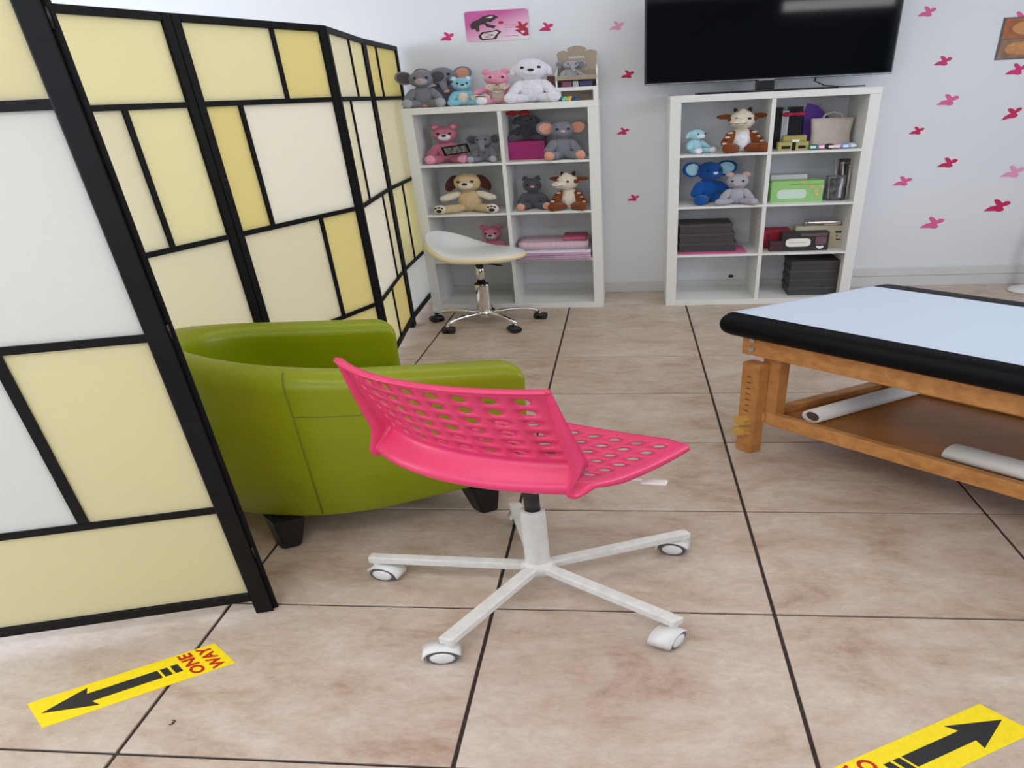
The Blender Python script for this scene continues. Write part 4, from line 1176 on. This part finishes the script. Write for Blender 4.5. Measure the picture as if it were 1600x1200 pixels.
for k in range(5):
    a = math.radians(31+72*k)-PSI; R = .325
    c, s = math.cos(a), math.sin(a)
    g = box(.02, R+.012, -.0135, .0135, 0, .027, .004, 2)
    g.tf(Matrix.Rotation(a, 4, 'Z') @ Matrix.Translation((0, 0, .078)) @ Matrix.Rotation(.02, 4, 'Y'))
    lg = part(PC, 'leg', g, M['white_metal'])
    part(lg, 'caster_stem', cyl((c*R, s*R, .045), (c*R, s*R, .076), .008, n=10), M['white_plastic'])
    swv = [2.9, .2, -.25, 3.3, -2.1][k]-PSI
    d = Vector((math.cos(swv), math.sin(swv), 0)); nr_ = Vector((-d.y, d.x, 0))
    ctr = Vector((c*R, s*R, .027))+d*.016
    for sd_ in (-1, 1):
        q = nr_*sd_
        wh = part(PC, 'caster_wheel', cyl(ctr+q*.004, ctr+q*.019, .027, n=24), M['grey_rubber'])
        part(wh, 'wheel_disc', lathe([(.021, 0), (.021, .002), (.015, .005), (.001, .006)], 20).tf(
            Matrix.Translation(ctr+q*.018) @ Vector((0, 0, 1)).rotation_difference(q).to_matrix().to_4x4()), M['white_plastic'])
    hood = Geo(); vs = []
    na = 10
    for sd_ in (-1, 1):
        for j in range(na+1):
            aa = -.35+(PI+.35-.2)*j/na
            vs.append(ctr+nr_*sd_*.0225*(.75 if j in (0, na) else 1)+Vector((0, 0, 1))*math.sin(aa)*.0315+d*math.cos(aa)*-.0315*-1)
    fs = [(j, j+1, na+2+j, na+1+j) for j in range(na)]
    bm = bmesh.new(); bv = [bm.verts.new(p) for p in vs]
    for f in fs: bm.faces.new([bv[q] for q in f])
    bmesh.ops.recalc_face_normals(bm, faces=bm.faces[:])
    bmesh.ops.solidify(bm, geom=bm.faces[:], thickness=-.003)
    part(PC, 'caster_hood', from_bm(bm, True), M['white_plastic'])

# ------------------------------------------------------------------ treatment table
BA = math.atan2(-.772, .635)
TB = thing('treatment_table', 'wooden treatment table with black padded top and lower shelf', 'table', (.982, 1.512, 0), BA)
# local x along the length, local y across (towards the far side)
LEN, WID = 1.85, .60
pad = box(-.015, LEN, -.012, WID+.012, .556, .660, .048, 6); pad.s = [True]*len(pad.s)
part(TB, 'padded_top', pad, M['black_vinyl'])
part(TB, 'apron', box(.045, LEN-.04, .035, .06, .475, .568, .003, 1), M['beech'])
part(TB, 'apron', box(.045, LEN-.04, WID-.06, WID-.035, .475, .568, .003, 1), M['beech'])
part(TB, 'end_rail', box(.06, .085, .06, WID-.06, .485, .568, .003, 1), M['beech'])
part(TB, 'end_rail', box(LEN-.085, LEN-.06, .06, WID-.06, .485, .568, .003, 1), M['beech'])
for lx in (.075, LEN-.135):
    for ly, o in ((.035, -1), (WID-.035, 1)):
        y0, y1 = (ly+.026, ly+.062) if o < 0 else (ly-.062, ly-.026)
        part(TB, 'upper_leg', box(lx+.02, lx+.075, y0, y1, .16, .48, .002, 1), M['beech_up'])
        y0, y1 = (ly-.012, ly+.025) if o < 0 else (ly-.025, ly+.012)
        lg = part(TB, 'leg', box(lx-.012, lx+.045, y0, y1, 0, .445, .003, 1), M['beech_up'])
        if lx < .5:
            for k in range(7):
                z = .38-.028*k
                part(lg, 'height_mark', box(lx+.010, lx+.024, (y0-.0008 if o < 0 else y1), (y0 if o < 0 else y1+.0008), z, z+.003), M['dirt'])
            for z in (.115, .165):
                kn = Geo(); poly = []
                for k in range(12):
                    r = .024 if k % 2 else .018
                    poly.append((r*math.cos(2*PI*k/12), r*math.sin(2*PI*k/12)))
                kn.join(prism(poly, .022, 'z')).tf(Matrix.Translation((lx+.014, (y0 if o < 0 else y1+.022), z)) @ Matrix.Rotation(PI/2, 4, 'X'))
                part(lg, 'knob', kn, M['knob_wood'])
for z in (.505, .545):
    part(TB, 'bolt', cyl((.082, .028, z), (.082, .036, z), .009, n=12), M['steel'])
part(TB, 'stretcher', box(.09, .125, .05, WID-.05, .155, .205, .003, 1), M['beech'])
part(TB, 'stretcher', box(LEN-.125, LEN-.09, .05, WID-.05, .155, .205, .003, 1), M['beech'])
part(TB, 'shelf_rail', box(.125, LEN-.125, .055, .08, .145, .205, .003, 1), M['beech'])
part(TB, 'shelf_rail', box(.125, LEN-.125, WID-.08, WID-.055, .145, .205, .003, 1), M['beech'])
part(TB, 'shelf_board', box(.125, LEN-.125, .08, WID-.08, .165, .178), M['board'])
def wavy_sheet():
    g = Geo(); nx, ny = 40, 16; x0, x1, y0, y1 = -.004, LEN-.02, .026, WID-.085
    vs = []
    for i in range(nx+1):
        for j in range(ny+1):
            x = x0+(x1-x0)*(i/nx)**1.6; y = y0+(y1-y0)*j/ny
            z = .6612+.0016*max(0, noise.noise(Vector((x*7, y*7, 1))))
            b_ = .033-x
            if b_ > 0: z = .6615-.048+math.sqrt(max(0., .048**2-b_**2))
            if y < .037: z = min(z, .6612-.048+math.sqrt(.048**2-(.037-y)**2))
            vs.append((x, y, z))
    fs = [(i*(ny+1)+j, (i+1)*(ny+1)+j, (i+1)*(ny+1)+j+1, i*(ny+1)+j+1) for i in range(nx) for j in range(ny)]
    return g.add(vs, fs, True)
single('paper_sheet', wavy_sheet(), M['exam_paper'], 'white paper sheet spread over the treatment table top', 'paper', (.982, 1.512, 0), BA)
def paper_roll(label, p0, p1, r):
    p0, p1 = Vector(p0), Vector(p1)
    t = thing('paper_roll', label, 'paper roll', (.982, 1.512, .178), BA)
    d = (p1-p0); L = d.length; q = Vector((0, 0, 1)).rotation_difference(d.normalized()).to_matrix().to_4x4()
    prof = [(r*.72, 0), (r, 0), (r, L), (r*.72, L)]
    n = 24; g = Geo(); vs = []
    for rr, z in prof+[prof[0]]:
        vs += [(rr*math.cos(2*PI*k/n), rr*math.sin(2*PI*k/n), z) for k in range(n)]
    g.add(vs, [(i*n+k, i*n+(k+1) % n, (i+1)*n+(k+1) % n, (i+1)*n+k) for i in range(4) for k in range(n)], True)
    g.s = [(i//n) in (1, 3) for i in range(len(g.f))]
    g.tf(Matrix.Translation(p0) @ q)
    part(t, 'sheet_roll', g, M['roll_paper'])
    core = tube([p0+d*.004, p1-d*.004], r*.70, 20)
    core = cyl(p0+d.normalized()*.006, p1-d.normalized()*.006, r*.71, n=20)
    part(t, 'core', core, M['cardboard'])
paper_roll('thin roll of white paper at the legged end of the lower shelf', (.225, .11, .031), (.215, .50, .031), .030)
paper_roll('thick roll of white paper along the rail of the lower shelf', (.60, .125, .034), (1.15, .13, .034), .033)

# white round foot by the back wall
wf_ = thing('pedestal_base', 'white round pedestal base standing by the back wall', 'pedestal', (2.53, 3.70, 0))
part(wf_, 'base_disc', lathe([(.115, 0), (.12, .006), (.118, .018), (.09, .028), (.03, .036), (.018, .04)], 32), M['white_plastic'])
part(wf_, 'pole', lathe([(.018, .036), (.016, .06), (.016, .50), (.012, .51)], 16), M['white_plastic'])

# ------------------------------------------------------------------ floor stickers
def text_geo(s, size):
    cu = bpy.data.curves.new('txt', 'FONT'); cu.body = s; cu.size = size; cu.align_x = 'CENTER'; cu.align_y = 'CENTER'
    cu.offset = size*.03; cu.extrude = .0004; cu.resolution_u = 3
    ob = bpy.data.objects.new('txt', cu); COL.objects.link(ob)
    dg = bpy.context.evaluated_depsgraph_get(); dg.update()
    me = ob.evaluated_get(dg).to_mesh()
    g = Geo().add([v.co[:] for v in me.vertices], [tuple(p.vertices) for p in me.polygons], False)
    ob.evaluated_get(dg).to_mesh_clear()
    bpy.data.objects.remove(ob, do_unlink=True); bpy.data.curves.remove(cu)
    return g
def floor_sticker(label, x, y, tip):
    """local +y points to the arrow tip"""
    t = thing('floor_sticker', label, 'floor sticker', (x, y, .0), tip-PI/2, 'one way floor stickers')
    L, W = .325, .092
    part(t, 'sheet', box(-W/2, W/2, -L/2, L/2, .0001, .0010), M['sticker'])
    z = .0010
    part(t, 'arrow', prism([(-.0145, -.045), (.0145, -.045), (.0145, .075), (.034, .068), (.0, .152), (-.034, .068), (-.0145, .075)], .0005, 'z', z), M['sticker_black'])
    for y0, y1 in ((-.0625, -.0495), (-.081, -.068)):
        part(t, 'arrow_dash', box(-.0145, .0145, y0, y1, z, z+.0005), M['sticker_black'])
    for s, yy in (('ONE', -.103), ('WAY', -.138)):
        g = text_geo(s, .036).scale(1.06 if s == 'ONE' else .98, .92, 1).move(0, yy, z+.0004)
        part(t, 'word_'+s.lower(), g, M['sticker_red'], 'red letters '+s)
floor_sticker('yellow one way sticker with black arrow beside the folding screen', -.062, .203, math.atan2(-.2205, -.238))
floor_sticker('yellow one way sticker with black arrow beyond the wheels of the pink chair', 1.182, .088, math.atan2(.6, .8))
x, y = on_z(269, 1130)
single('dirt_speck', tube([(-.003, -.005, .0015), (.002, -.004, .0015), (.003, 0, .0015), (-.001, .001, .0015), (.003, .003, .0015), (.002, .007, .0015), (-.002, .007, .0015)], .0012, 6), M['dirt'],
       'tiny dark curl of dirt on the floor tile near the yellow sticker', 'dirt', (x, y, 0))
